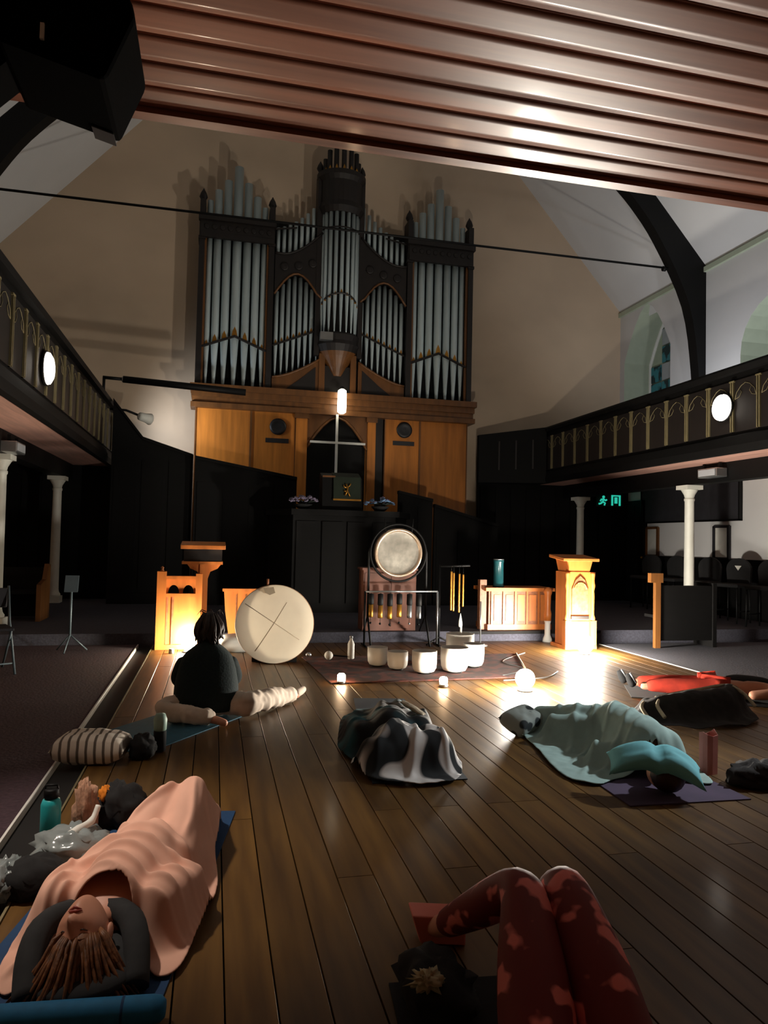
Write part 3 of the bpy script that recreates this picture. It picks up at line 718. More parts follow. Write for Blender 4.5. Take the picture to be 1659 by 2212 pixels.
def flat_bay(x0, x1, rise):
    """rise +1: the foot board climbs toward +x (left bay), -1: mirrored"""
    xx = lambda t: x0+(x1-x0)*(t if rise > 0 else 1-t)
    n = 8
    for i in range(n):
        t = (i+.5)/n; zb = 4.72+.42*t**1.5; zt = 6.40+.44*math.sin(PI*min(1, t*1.05))
        pipe(xx(t), zb, 5.36+.40*t, zt, .044)
    rail([(xx(0), OY-.07, 5.35), (xx(.5), OY-.075, 5.55), (xx(1), OY-.07, 5.76)], r=.022)
    # carved band with an arched lower edge and a sweeping upper edge
    lo_ = [(xx(t), 6.38+.46*math.sin(PI*min(1, t*1.05))) for t in [k/10 for k in range(11)]]
    hi_ = [(xx(t), 7.25+.75*max(0, t-.2)**1.6) for t in [k/10 for k in reversed(range(11))]]
    MB().prism(lo_+hi_, 1, OY-.13, OY-.06).build('carved_band', M['walnut'], org)
    MB().tube([(a, OY-.14, b+.02) for a, b in lo_], .022, 6).build('band_moulding', M['oak'], org)
    MB().tube([(a, OY-.14, b) for a, b in hi_], .025, 6).build('band_moulding', M['walnut'], org)
    for k, t in enumerate((.2, .5, .8)):
        MB().lathe([(.09, 0), (.085, .025), (.05, .012), (.02, .03)], (xx(t), OY-.13, 6.98+.2*t*t), 12, rotm(PI/2, 0, 0)).build('rosette', M['walnut'], org)
    for i in range(8):
        t = (i+.5)/8; zb = 7.20+.75*max(0, t-.2)**1.6
        pipe(xx(t), zb-.12, zb-.02, 7.82+.72*t**1.7, .040)
    rail([(xx(0), OY-.05, 7.78), (xx(.45), OY-.05, 7.86)], r=.018, nm='top_rail')
    # ogee foot board
    fb = [(xx(t), 4.68+.44*t**1.5) for t in [k/8 for k in range(9)]]
    MB().prism([(xx(0), 4.36), *fb, (xx(1), 4.36)], 1, OY-.12, OY+.1).build('foot_board', M['oak'], org)
    MB().tube([(a, OY-.13, b) for a, b in fb], .025, 6).build('foot_moulding', M['oak'], org)
    tri = [(xx(.30), 4.46), (xx(.55), 4.64), (xx(.92), 4.95), (xx(.92), 4.46)]
    MB().prism(tri, 1, OY-.135, OY-.12).build('foot_panel', M['walnut'], org)
    MB().bb(x0, x1, OY+.12, OY+.16, 4.4, 8.0).build('back_board', M['black'], org)
flat_bay(1.05, 2.02, 1); flat_bay(2.84, 3.84, -1)
# centre tower: a rounded bay of pipes under a tall cap
CX, CR = 2.40, .40
for i in range(9):
    a = PI*(.06+.88*i/8); x = CX-CR*math.cos(a)*.92; y = OY-.05-CR*math.sin(a)*.75
    d = abs(i-4)/4
    pipe(x, 5.66, 6.46-.22*d, 8.24-.06*d, .041, y)
rail([(CX-CR*math.cos(PI*k/12)*.95, OY-.05-(CR+.06)*math.sin(PI*k/12)*.78, 6.24+.22*math.sin(PI*k/12)) for k in range(13)], r=.018)
rail([(CX-CR*math.cos(PI*k/12)*.98, OY-.05-(CR+.06)*math.sin(PI*k/12)*.80, 7.84) for k in range(13)], r=.016, nm='pipe_hoop')
for sx in (-1, 1):
    MB().bb(CX+sx*.45-.05, CX+sx*.45+.05, OY-.14, OY+.2, 5.2, 9.05).build('post', M['walnut'], org)
    finial(CX+sx*.45, 9.36, OY, 1.1)
def half(zs, nm, m):
    mb = MB(); vs = []; fs = []; n = 14
    for r, z in zs:
        for k in range(n+1):
            a = PI*k/n; vs.append((CX-r*math.cos(a), OY-.02-r*math.sin(a)*.85, z))
    w_ = n+1
    for i in range(len(zs)-1):
        for k in range(n): fs.append((i*w_+k, i*w_+k+1, (i+1)*w_+k+1, (i+1)*w_+k))
    fs.append(tuple(range(w_))); fs.append(tuple((len(zs)-1)*w_+k for k in reversed(range(w_))))
    for i in range(len(zs)-1): fs.append((i*w_, (i+1)*w_, (i+1)*w_+n, i*w_+n))
    mb.add(vs, fs).build(nm, m, org)
half([(.44, 8.18), (.50, 8.30), (.46, 8.42), (.46, 8.86), (.52, 8.95), (.52, 9.05), (.42, 9.06)], 'tower_cap', M['walnut'])
for i in range(7):
    a = PI*(i+.5)/7; x = CX-.36*math.cos(a); y = OY-.02-.30*math.sin(a)
    zt = 9.93-2.2*abs(x-CX)**1.3
    pipe(x, 8.95, 9.06, zt, .052, y, M['walnut'])
half([(.40, 5.28), (.46, 5.42), (.44, 5.50), (.46, 5.62), (.42, 5.66)], 'tower_corbel', M['walnut'])
half([(.12, 4.80), (.20, 4.98), (.34, 5.20), (.40, 5.28)], 'corbel_bracket', M['oak'])
MB().bb(CX-.42, CX-.16, OY-.44, OY-.30, 5.46, 5.62).build('corbel_highlight', M['silver'], org)  # silver block stands in for a bright reflection on the corbel
MB().bb(2.02, 2.84, OY+.02, OY+.2, 4.4, 9.0).build('back_board', M['walnut'], org)
for sx in (-1, 1): MB().bb(CX+sx*.33-.06, CX+sx*.33+.06, OY-.15, OY+.02, 4.40, 5.24).build('bracket_post', M['oak'], org)
MB().bb(2.09, 2.71, OY-.10, OY+.02, 4.40, 5.0).build('bracket_panel', M['walnut'], org)
# cornice, panels, centre arch
for z0, z1, d in ((4.30, 4.42, .30), (4.18, 4.30, .22), (4.06, 4.18, .17), (3.96, 4.06, .24)):
    MB().bb(-.46-d*.3, 5.34+d*.3, OY-d, OY+.2, z0, z1).build('cornice', M['oak'], org)
for x0, x1 in ((-.42, .64), (.68, 1.55), (3.46, 4.20), (4.24, 5.27)):
    MB().bb(x0, x1, OY-.09, OY+.1, .14, 3.96).build('panel', M['oakpanel'], org)
    for a in (x0-.02, x1): MB().bb(a, a+.02, OY-.11, OY, .14, 3.96).build('panel_bead', M['oak'], org)
for x0, x1 in ((1.57, 1.80), (3.07, 3.24)):
    MB().bb(x0, x1, OY-.16, OY+.1, .14, 3.96).build('pilaster', M['oakpanel'], org)
    MB().bb(x0-.03, x1+.03, OY-.19, OY+.1, 3.86, 3.96).build('pilaster_cap', M['oak'], org)
MB().bb(3.26, 3.42, OY-.05, OY+.1, .14, 3.96).build('recess_board', M['walnut'], org)
n = 12; AX, AH = 2.435, .63
arc = [(AX+AH*math.cos(PI*k/n), 3.28+.66*(1-abs(math.cos(PI*k/n))**1.7)) for k in range(n+1)]
sp = [(1.80, 3.28), (1.80, 3.965), (3.07, 3.965), (3.07, 3.28)]
MB().prism([(1.80, .14), (1.80, 3.965), (AX, 3.965), *[p for p in reversed(arc) if p[0] <= AX+1e-6][::-1], (AX-AH, .14)], 1, OY-.10, OY).build('spandrel', M['oak'], org)
MB().prism([(3.07, .14), (3.07, 3.965), (AX, 3.965), *[p for p in arc if p[0] >= AX-1e-6][::-1], (AX+AH, .14)], 1, OY-.10, OY).build('spandrel', M['oak'], org)
MB().tube([(a, OY-.11, b) for a, b in arc], .03, 6).build('arch_moulding', M['oak'], org)
MB().bb(1.8, 3.07, OY+.10, OY+.16, .14, 3.98).build('arch_back', M['black'], org)
for x0, zt in ((1.03, 3.84), (3.70, 3.92)):
    MB().lathe([(.17, 0), (.17, .03), (.12, .05), (.09, .03), (.02, .045)], (x0+.175, OY-.085, zt-.17), 20, rotm(PI/2, 0, 0)).build('round_plaque', M['plaque'], org)
    MB().bb(x0-.07, x0+.40, OY-.105, OY-.09, zt-.50, zt-.41).build('caption_plaque', M['plaque'], org)
# white cross in front of the arch
t = thing('cross', 'slim white cross hanging in the dark organ arch', 'cross', (2.41, 14.66, 3.2)); t.location = (0, 0, 0)
MB().bb(2.375, 2.425, 14.64, 14.67, 2.55, 3.97).build('upright', M['white'], t)
MB().bb(1.85, 3.00, 14.635, 14.665, 3.36, 3.405).build('crossbar', M['white'], t)
MB().tube([(2.40, 14.655, 3.96), (2.40, 14.66, 4.0)], .006, 6).build('hanger', M['black'], t)
t = thing('tube_lamp', 'lit white tube lamp on the organ cornice above the cross', 'lamp', (2.465, 14.56, 4.23)); t.location = (0, 0, 0)
MB().lathe([(.05, 3.97), (.088, 4.0), (.092, 4.10), (.092, 4.36), (.085, 4.44), (.04, 4.47)], (2.465, 14.50, 0), 20).build('glass_tube', M['tube'], t)
MB().lathe([(.03, 4.47), (.05, 4.47), (.05, 4.50), (.02, 4.52)], (2.465, 14.50, 0), 14).build('cap', M['black'], t)
MB().bb(2.44, 2.49, 14.50, 14.64, 4.20, 4.25).build('bracket', M['black'], t)
# ------------------------------------------------------------------ choir area: dark screens, pulpit, flowers
def screen(label, pts, y, th=.08):
    x0, x1 = pts[0][0], pts[-1][0]; z = min(p[1] for p in pts)
    t = thing('choir_screen', label, 'screen', ((x0+x1)/2, y, .14)); t.location = (0, 0, 0)
    MB().prism([(x0, .14)]+[(a, b-.05) for a, b in pts]+[(x1, .14)], 1, y, y+th).build('body', M['darkwood'], t)
    MB().prism([(a, b-.06) for a, b in pts]+[(a, b) for a, b in reversed(pts)], 1, y-.04, y+th+.04).build('cap_rail', M['darkwood'], t)
    MB().bb(x0, x1, y-.03, y, .14, .34).build('plinth', M['darkwood'], t)
    n = max(1, round((x1-x0)/.42)); wd = (x1-x0)/n
    for i in range(n):
        MB().bb(x0+i*wd+.05, x0+(i+1)*wd-.05, y-.015, y, .42, z-.16).build('panel', M['darkwood'], t)
    return t
screen('tall dark timber stair screen between the left gallery and the organ', [(-1.86, 3.88), (-1.32, 3.20), (-.42, 2.92)], 13.9)
screen('dark timber screen below the left organ panels', [(-.38, 2.88), (1.50, 2.56)], 13.7)
screen('dark timber screen below the right organ panels, beside the pulpit', [(3.50, 2.38), (4.20, 2.24)], 13.7)
screen('low dark timber screen below the rightmost organ panel', [(4.24, 2.14), (5.58, 1.78)], 13.7)
t = thing('pulpit', 'wide dark central pulpit carrying two flower bowls and a green fall', 'pulpit', (2.2, 12.7, .14)); t.location = (0, 0, 0)
MB().prism([(.95, 12.9), (1.3, 12.3), (3.1, 12.3), (3.45, 12.9), (3.45, 13.4), (.95, 13.4)], 2, .14, 1.80).build('body', M['darkwood'], t)
MB().prism([(.88, 12.88), (1.26, 12.2), (3.14, 12.2), (3.52, 12.88), (3.52, 13.44), (.88, 13.44)], 2, 1.80, 1.90).build('ledge', M['darkwood'], t)
for i in range(4): MB().bb(1.36+i*.44, 1.72+i*.44, 12.27, 12.3, .3, 1.7).build('panel', M['darkwood'], t)
MB().prism([(12.34, 1.90), (12.75, 1.90), (12.75, 2.54), (12.70, 2.57), (12.40, 2.46)], 0, 1.80, 2.50).build('book_desk', M['darkwood'], t)
MB().bb(1.80, 2.02, 12.36, 12.39, 2.47, 2.50).build('desk_trim', M['oak'], t)
f = MB().prism([(12.325, 2.10), (12.34, 2.10), (12.385, 2.47), (12.60, 2.56), (12.60, 2.575), (12.37, 2.485)], 0, 1.99, 2.47).build('green_fall', M['fallg'], None); tag(f, 'dark green cloth fall with a gold emblem hanging on the pulpit desk', 'cloth')
em = MB()
def strip(pts, r=.012): em.tube([(2.225+a, 12.318+(b-2.25)*.12, b) for a, b in pts], r, 5)
strip([(-.035, 2.16), (-.005, 2.22), (.01, 2.28), (-.02, 2.36)], .016); strip([(.05, 2.14), (.02, 2.21), (-.0, 2.26)], .014)
strip([(.01, 2.30), (.05, 2.34), (.06, 2.37)]); strip([(-.01, 2.29), (-.055, 2.31), (-.06, 2.34)]); strip([(-.02, 2.23), (-.055, 2.24)])
em.build('gold_emblem', M['brass'], f)
MB().bb(1.985, 2.475, 12.315, 12.33, 2.07, 2.10).build('gold_fringe', M['brass'], f)
def flowers(label, x, y, z, pm, seed):
    rnd = random.Random(seed); t = thing('flower_bowl', label, 'flowers', (x, y, z))
    MB().lathe([(.05, 0), (.10, .02), (.15, .07), (.16, .09)], n=16).build('bowl', M['dark'], t)
    lf = MB()
    for i in range(16):
        a = rnd.uniform(0, 2*PI); r = rnd.uniform(.1, .27); lf.tube([(0, 0, .06), (r*.5*math.cos(a), r*.3*math.sin(a), .14), (r*math.cos(a), r*.5*math.sin(a), .12+rnd.uniform(0, .08))], [.008, .016, .002], 4)
    lf.build('leaves', M['leaf'], t)
    for i in range(22):
        a = rnd.uniform(0, 2*PI); r = .27*math.sqrt(rnd.random()); zz = .14+.11*(1-(r/.27)**2)*rnd.uniform(.6, 1)
        mb = MB()
        for k in range(5):
            q = a+2*PI*k/5; mb.ell((.022*math.cos(q), .022*math.sin(q), 0), (.024, .024, .012), 6)
        mb.ell((0, 0, .008), (.012, .012, .012), 6); o = mb.build('blossom', pm, t, (r*math.cos(a), r*.5*math.sin(a)-.02, zz)); o.rotation_euler = (rnd.uniform(-.2, .9), rnd.uniform(-.5, .5), 0)
flowers('bowl of lilac grey flowers on the pulpit, left of the green fall', 1.48, 12.42, 1.90, M['petal2'], 3)
flowers('bowl of lilac and blue flowers on the pulpit, right of the green fall', 2.84, 12.42, 1.90, M['petal'], 5)

# ------------------------------------------------------------------ wooden furniture at the front
# choir stall end with two arched openings (left)
t = thing('stall_front', 'honey wood stall front with two arched openings behind the seated person', 'furniture', (-.40, 9.3, 0)); t.location = (0, 0, 0)
Y0, Y1 = 9.30, 9.36
MB().bb(-.66, -.55, 9.26, 9.38, 0, .955).build('post', M['honey'], t); MB().lathe([(.03, .955), (.012, .985), (.022, 1.0), (.004, 1.02)], (-.605, 9.32, 0), 10).build('knob', M['honey'], t)
MB().bb(-.20, -.12, 9.26, 9.38, 0, .93).build('post', M['honey'], t)
MB().bb(-.56, -.19, 9.27, 9.39, .86, .90).build('top_rail', M['honey'], t)
for (a, b) in ((-.55, -.375), (-.375, -.20)):
    c = (a+b)/2; w_ = .066
    pl = [(a, .68), (a, .86), (c, .86), *[(c-w_*math.sin(PI/2*k/6), .69+.10*math.cos(PI/2*k/6)) for k in range(7)], (c-w_, .68)]
    pr = [(b, .68), (b, .86), (c, .86), *[(c+w_*math.sin(PI/2*k/6), .69+.10*math.cos(PI/2*k/6)) for k in range(7)], (c+w_, .68)]
    MB().prism(pl, 1, Y0, Y1).prism(pr, 1, Y0, Y1).build('arch_opening', M['honey'], t)
MB().bb(-.56, -.19, 9.27, 9.38, .645, .685).build('mid_rail', M['honey'], t)
MB().bb(-.55, -.20, Y0+.02, Y1, .06, .65).build('lower_panel', M['honey'], t)
for a in (-.545, -.48): MB().bb(a, a+.022, Y0, Y0+.02, .06, .645).build('bead', M['honeyd'], t)
MB().bb(-.56, -.19, 9.27, 9.38, 0, .06).build('foot_rail', M['honey'], t)
# reading lectern on a column (left)
t = thing('reading_lectern', 'wooden reading lectern on a slim column, left, above the seated person', 'lectern', (-.10, 9.5, 0)); t.location = (0, 0, 0)
MB().prism([(9.36, 1.235), (9.36, 1.285), (9.78, 1.33), (9.78, 1.28)], 0, -.40, .15).build('desk_top', M['honey'], t, bev=.006)
MB().bb(-.36, .11, 9.40, 9.74, 1.08, 1.27).build('desk_body', M['walnut'], t)
MB().bb(-.38, .12, 9.37, 9.76, 1.045, 1.08).build('lower_ledge', M['honey'], t)
MB().bb(-.16, -.06, 9.46, 9.56, 0.05, 1.045).build('column', M['honey'], t)
for s in (-1, 1): MB().prism([(-.11+s*.05, 1.045), (-.11+s*.21, 1.045), (-.11+s*.17, .99), (-.11+s*.08, .95), (-.11+s*.05, .86)], 1, 9.48, 9.54).build('bracket', M['honey'], t)
MB().bb(-.26, .04, 9.40, 9.66, 0, .05).build('base', M['honey'], t)
# panel behind the big drum
t = thing('bench_end', 'orange wood bench end partly hidden behind the big round drum', 'furniture', (.35, 9.5, 0)); t.location = (0, 0, 0)
MB().prism([(.24, .0), (.82, 0), (.82, .70), (.15, .70), (.17, .45)], 1, 9.50, 9.55).build('panel', M['honey'], t)
MB().bb(.13, .84, 9.48, 9.57, .70, .735).build('top_rail', M['honey'], t)
for a in (.30, .42, .56, .70): MB().bb(a, a+.012, 9.492, 9.50, .06, .66).build('bead', M['honeyd'], t)
MB().bb(.24, .84, 9.47, 9.60, 0, .05).build('foot', M['honey'], t)
# tall carved lectern (right)
t = thing('carved_lectern', 'tall carved wooden lectern with a wide top beside the bright lamp', 'lectern', (4.83, 9.0, 0)); t.location = (0, 0, 0)
MB().prism([(8.86, 1.175), (8.86, 1.215), (9.30, 1.26), (9.30, 1.22)], 0, 4.56, 5.09).build('desk_top', M['honey'], t, bev=.005)
MB().prism([(4.68, 1.03), (4.98, 1.03), (5.03, 1.20), (4.64, 1.20)], 1, 8.93, 9.25).build('neck', M['honey'], t)
MB().bb(4.65, 5.01, 8.92, 9.26, .04, 1.03).build('body', M['honey'], t)
for x in (4.615, 4.99):
    MB().lathe([(.035, .38), (.035, .42), (.022, .46), (.026, .70), (.020, .78), (.034, .84), (.024, .92), (.03, 1.0), (.035, 1.03)], (x+.025, 8.90, 0), 12).build('turned_shaft', M['honey'], t)
    MB().bb(x-.015, x+.065, 8.86, 8.96, .04, .38).build('pier', M['honey'], t)
MB().prism([(4.71, .46), (4.95, .46), (4.95, .80), (4.90, .92), (4.83, .98), (4.76, .92), (4.71, .80)], 1, 8.90, 8.92).build('pointed_panel', M['honeyd'], t)
for k in range(3):
    a = PI*(k+.5)/3; MB().tube([(4.83+.09*math.cos(q), 8.895, .80+.09*math.sin(q)) for q in [a-.5, a-.25, a, a+.25, a+.5]], .010, 5).build('tracery', M['honey'], t)
MB().bb(4.70, 4.96, 8.89, 8.92, .40, .44).build('shelf_ledge', M['walnut'], t)
MB().bb(4.69, 4.97, 8.905, 8.92, .08, .37).build('lower_panel', M['honey'], t)
MB().bb(4.60, 5.06, 8.86, 9.30, 0, .045).build('base', M['honey'], t)
# panelled chest (right) with a turned post
t = thing('panelled_chest', 'panelled honey wood communion chest left of the carved lectern', 'chest', (4.3, 9.9, .14)); t.location = (0, 0, 0)
MB().bb(3.90, 4.86, 9.86, 10.3, .16, .70).build('carcass', M['honeyd'], t)
MB().bb(3.84, 4.92, 9.82, 10.34, .70, .75).build('top', M['honey'], t)
MB().bb(3.88, 4.88, 9.84, 10.32, .14, .22).build('plinth', M['honey'], t)
for i in range(5):
    x = 3.93+i*.182
    MB().bb(x, x+.03, 9.84, 9.86, .22, .70).build('stile', M['honey'], t)
    MB().bb(x+.05, x+.16, 9.85, 9.86, .27, .65).build('panel', M['honey'], t)
MB().bb(3.78, 3.88, 9.9, 10.0, .14, .86).build('side_post', M['honeyd'], t)
t = thing('newel_post', 'turned wooden newel post with white foot between chest and carved lectern', 'post', (4.72, 9.6, 0)); t.location = (0, 0, 0)
MB().lathe([(.05, .30), (.055, .40), (.04, .46), (.045, .66), (.06, .70), (.06, .74), (.02, .78)], (4.70, 9.6, 0), 14).build('shaft', M['honey'], t)
MB().lathe([(.07, 0), (.065, .04), (.042, .10), (.04, .26), (.05, .30)], (4.70, 9.6, 0), 14).build('foot', M['white'], t)

# under the right gallery: chairs, notice boards, exit sign, pew end
MB_ = None
def chair(label, x, y, rz):
    t = thing('round_backed_chair', label, 'chair', (x, y, .002 if y < 9.3 else .14), rz, 'dark chairs along the right aisle wall')
    sc_z = 1.0
    MB().bb(-.22, .22, -.22, .22, .60, .66).build('seat', M['dark'], t, bev=.02)
    poly = [(-.20, .66), (.20, .66), (.22, .90)]+[(.22*math.cos(PI*k/10), .90+.19*math.sin(PI*k/10)) for k in range(11)]+[(-.22, .90)]
    MB().prism(poly, 1, .18, .23).build('backrest', M['dark'], t)
    for sx in (-1, 1):
        for sy in (-1, 1): MB().tube([(sx*.20, sy*.20, 0), (sx*.19, sy*.19, .60)], .014, 6).build('leg', M['black'], t)
    for sx in (-1, 1): MB().tube([(sx*.195, -.19, .2), (sx*.195, .19, .2)], .010, 6).build('stretcher', M['black'], t)
    return t
for i, (y, lb) in enumerate(((9.9, 'dark round-backed chair nearest the right picture edge, by the aisle wall'), (10.65, 'dark round-backed chair with a pale triangle tag, just right of the column'), (11.4, 'dark round-backed chair partly hidden by the white column'), (12.35, 'dark round-backed chair left of the column, below the small frame'), (13.2, 'dark round-backed chair farthest along the right aisle wall'))):
    c = chair(lb, 8.62, y, R(-70))
    if i == 1: MB().prism([(-.06, .96), (.06, .96), (0, .88)], 1, .168, .178).build('tag', M['white'], c)
t = thing('notice_board', 'large dark notice board high on the right aisle wall', 'board', (9.25, 12.7, 2.3)); t.location = (0, 0, 0)
MB().bb(9.24, 9.29, 11.25, 14.3, 1.92, 2.68).build('board', M['noticebd'], t)
for z in (1.90, 2.68): MB().bb(9.22, 9.29, 11.22, 14.33, z, z+.03).build('frame_rail', M['black'], t)
for y in (11.22, 12.5, 14.30): MB().bb(9.22, 9.29, y, y+.03, 1.90, 2.70).build('frame_stile', M['black'], t)
for y, lb, m in ((13.95, 'small framed notice with brown frame, left on the right aisle wall', 'oak'), (11.75, 'narrow framed notice with blue-grey frame right of the column', 'noticebd')):
    t = thing('framed_notice', lb, 'notice', (9.28, y, 1.5)); 
    MB().bb(-.01, .01, -.19, .19, -.28, .28).build('sheet', M['white'], t)
    for a in (-.20, .20): MB().bb(-.03, .01, a-.03, a+.03, -.31, .31).build('frame_stile', M[m], t)
    for a in (-.30, .30): MB().bb(-.03, .01, -.20, .20, a-.025, a+.025).build('frame_rail', M[m], t)
t = thing('exit_sign', 'green lit exit sign with running figure under the right gallery', 'sign', (8.75, 14.88, 2.40)); t.location = (0, 0, 0)
MB().bb(8.44, 9.12, 14.87, 14.92, 2.28, 2.58).build('housing', M['exitd'], t)
ex = MB()
ex.ell((8.62, 14.86, 2.50), (.035, .008, .035), 12)
for pts in ([(8.62, 2.46), (8.60, 2.39)], [(8.60, 2.39), (8.66, 2.36), (8.64, 2.31)], [(8.60, 2.39), (8.55, 2.35), (8.50, 2.34)], [(8.62, 2.45), (8.67, 2.42), (8.70, 2.44)], [(8.62, 2.45), (8.56, 2.44), (8.54, 2.40)]):
    ex.tube([(a, 14.86, b) for a, b in pts], .020, 6)
ex.build('running_figure', M['exit'], t)
dr = MB(); dr.bb(8.82, 9.05, 14.855, 14.87, 2.52, 2.55); dr.bb(8.82, 8.86, 14.855, 14.87, 2.31, 2.55); dr.bb(9.01, 9.05, 14.855, 14.87, 2.31, 2.55); dr.bb(8.90, 8.97, 14.855, 14.87, 2.36, 2.50)
dr.build('door_symbol', M['exit'], t)
t = thing('pew_end', 'brown wooden pew end post in the dark right aisle', 'pew', (5.98, 8.9, 0)); t.location = (0, 0, 0)
MB().bb(5.95, 6.03, 8.86, 8.92, 0, .90).build('post', M['oak'], t); MB().bb(5.87, 6.06, 8.85, 8.93, .90, 1.03).build('capital', M['oak'], t)
MB().bb(6.03, 6.9, 8.88, 8.94, .1, .86).build('back_board', M['darkwood'], t); MB().bb(6.03, 6.9, 8.94, 9.25, .40, .44).build('seat', M['darkwood'], t)
MB().bb(6.86, 6.92, 8.86, 9.28, 0, .9).build('end_panel', M['darkwood'], t)
# left aisle: pews, music stand, folding chair
t = thing('dark_pew', 'dark pew with an orange-brown end under the left gallery', 'pew', (-3.0, 11.6, 0)); t.location = (0, 0, 0)
MB().bb(-4.2, -2.42, 11.6, 11.66, .16, .88).build('back_board', M['darkwood'], t); MB().bb(-4.2, -2.42, 11.15, 11.6, .52, .56).build('seat', M['darkwood'], t)
MB().prism([(11.1, .14), (11.68, .14), (11.68, .92), (11.55, .94), (11.42, .72), (11.1, .66)], 0, -2.42, -2.36).build('end_panel', M['oak'], t); MB().bb(-4.2, -4.14, 11.1, 11.66, .14, .9).build('end_panel', M['darkwood'], t)
t = thing('music_stand', 'thin pale blue-grey music stand in the dark left aisle', 'stand', (-1.62, 9.2, .002))
MB().tube([(0, 0, .18), (0, 0, .78)], .013, 8).build('pole', M['dullmetal'], t)
MB().box((0, -.01, .80), (.15, .012, .20), rotm(R(-18))).build('desk', M['dullmetal'], t)
for k in range(3):
    a = 2*PI*k/3+.4; MB().tube([(0, 0, .20), (.20*math.cos(a), .20*math.sin(a), .008)], .009, 6).build('foot', M['dullmetal'], t)
t = thing('folding_chair', 'metal folding chair with pale legs in the dark left aisle', 'chair', (-2.15, 7.9, .002), R(25))
MB().bb(-.20, .20, -.20, .20, .42, .45).build('seat', M['noticebd'], t, bev=.01); MB().bb(-.20, .20, .19, .22, .62, .82).build('backrest', M['noticebd'], t, bev=.01)
for s in (-1, 1):
    MB().tube([(s*.21, -.24, 0), (s*.21, .10, .50), (s*.21, .21, .84)], .012, 8).build('leg', M['dullmetal'], t); MB().tube([(s*.19, .26, 0), (s*.19, -.12, .43)], .012, 8).build('leg', M['dullmetal'], t)
MB().tube([(-.21, -.17, .1), (.21, -.17, .1)], .009, 6).build('crossbar', M['dullmetal'], t)

# ------------------------------------------------------------------ instruments
# big frame drum standing on its rim
t = thing('frame_drum', 'large pale round frame drum standing upright on the floor', 'drum', (.695, 8.20, .437), R(-9))
mx = rotm(R(90-4), 0, 0)
MB().lathe([(.0, .060), (.30, .061), (.425, .058), (.433, .052)], n=64, mx=mx, cap=False).build('drum_skin', M['drum'], t)
MB().lathe([(.433, .054), (.438, .035), (.436, -.07), (.42, -.07), (.42, .04)], n=64, mx=mx, cap=False).build('hoop', M['rim'], t)
def onskin(a, b): v = mx @ Vector((a, b, .0612)); return tuple(v)
MB().tube([onskin(-.33, .22), onskin(0, .01), onskin(.28, -.17)], .0035, 5).build('seam', M['seam'], t)
MB().tube([onskin(.13, .24), onskin(0, .01), onskin(-.20, -.30)], .0035, 5).build('seam', M['seam'], t)
MB().prism([(-.13, .40), (-.02, .415), (.0, .35), (-.06, .325), (-.11, .35)], 1, -.066-.006, -.06).build('hide_patch', M['seam'], t)
MB().tube([(-.09, 0, .42), (-.09, .0, .50)], .014, 8).build('handle_peg', M['honeyd'], t)
MB().box((.0, .10, -.40), (.5, .10, .07)).build('rest_block', M['darkwood'], t)
# hanging hoop drum / gong
t = thing('gong', 'round mottled gong with a bright rim hanging in a dark stand', 'gong', (2.43, 9.45, 1.235))
mx = rotm(R(90), 0, 0)
MB().lathe([(0, .0), (.16, .006), (.27, -.005), (.285, .0)], n=48, mx=mx, cap=False).build('face', M['gong'], t)
MB().lathe([(.285, .0), (.29, .02), (.325, .03), (.33, .0), (.33, -.06), (.30, -.07), (.285, -.03)], n=48, mx=mx, cap=False).build('rim', M['gongrim'], t)
for s in (-1, 1): MB().tube([(s*.18, 0, .27), (s*.20, 0, .46)], .006, 5).build('cord', M['black'], t)
MB().lathe([(.385, .02), (.40, 0), (.385, -.02), (.37, 0), (.385, .02)], n=48, mx=mx, cap=False).build('stand_ring', M['black'], t)
for s in (-1, 1):
    MB().tube([(s*.40, .02, -.85), (s*.40, .02, 0), (s*.388, .01, .05)], .016, 8).build('stand_leg', M['black'], t)
    MB().tube([(s*.40, -.22, -1.229), (s*.40, .02, -.85), (s*.40, .28, -1.085)], .014, 8).build('stand_foot', M['black'], t)
t = thing('wood_cabinet', 'small red-brown cabinet standing behind the chime rack under the gong', 'cabinet', (2.42, 9.95, .14))
MB().bb(-.38, .38, -.10, .22, 0, .84).build('carcass', M['redbox'], t); MB().bb(-.40, .40, -.12, .24, .84, .87).build('top', M['redbox'], t)
for s in (-1, 1): MB().bb(s*.19-.17, s*.19+.17, -.115, -.10, .06, .80).build('door', M['redbox'], t)
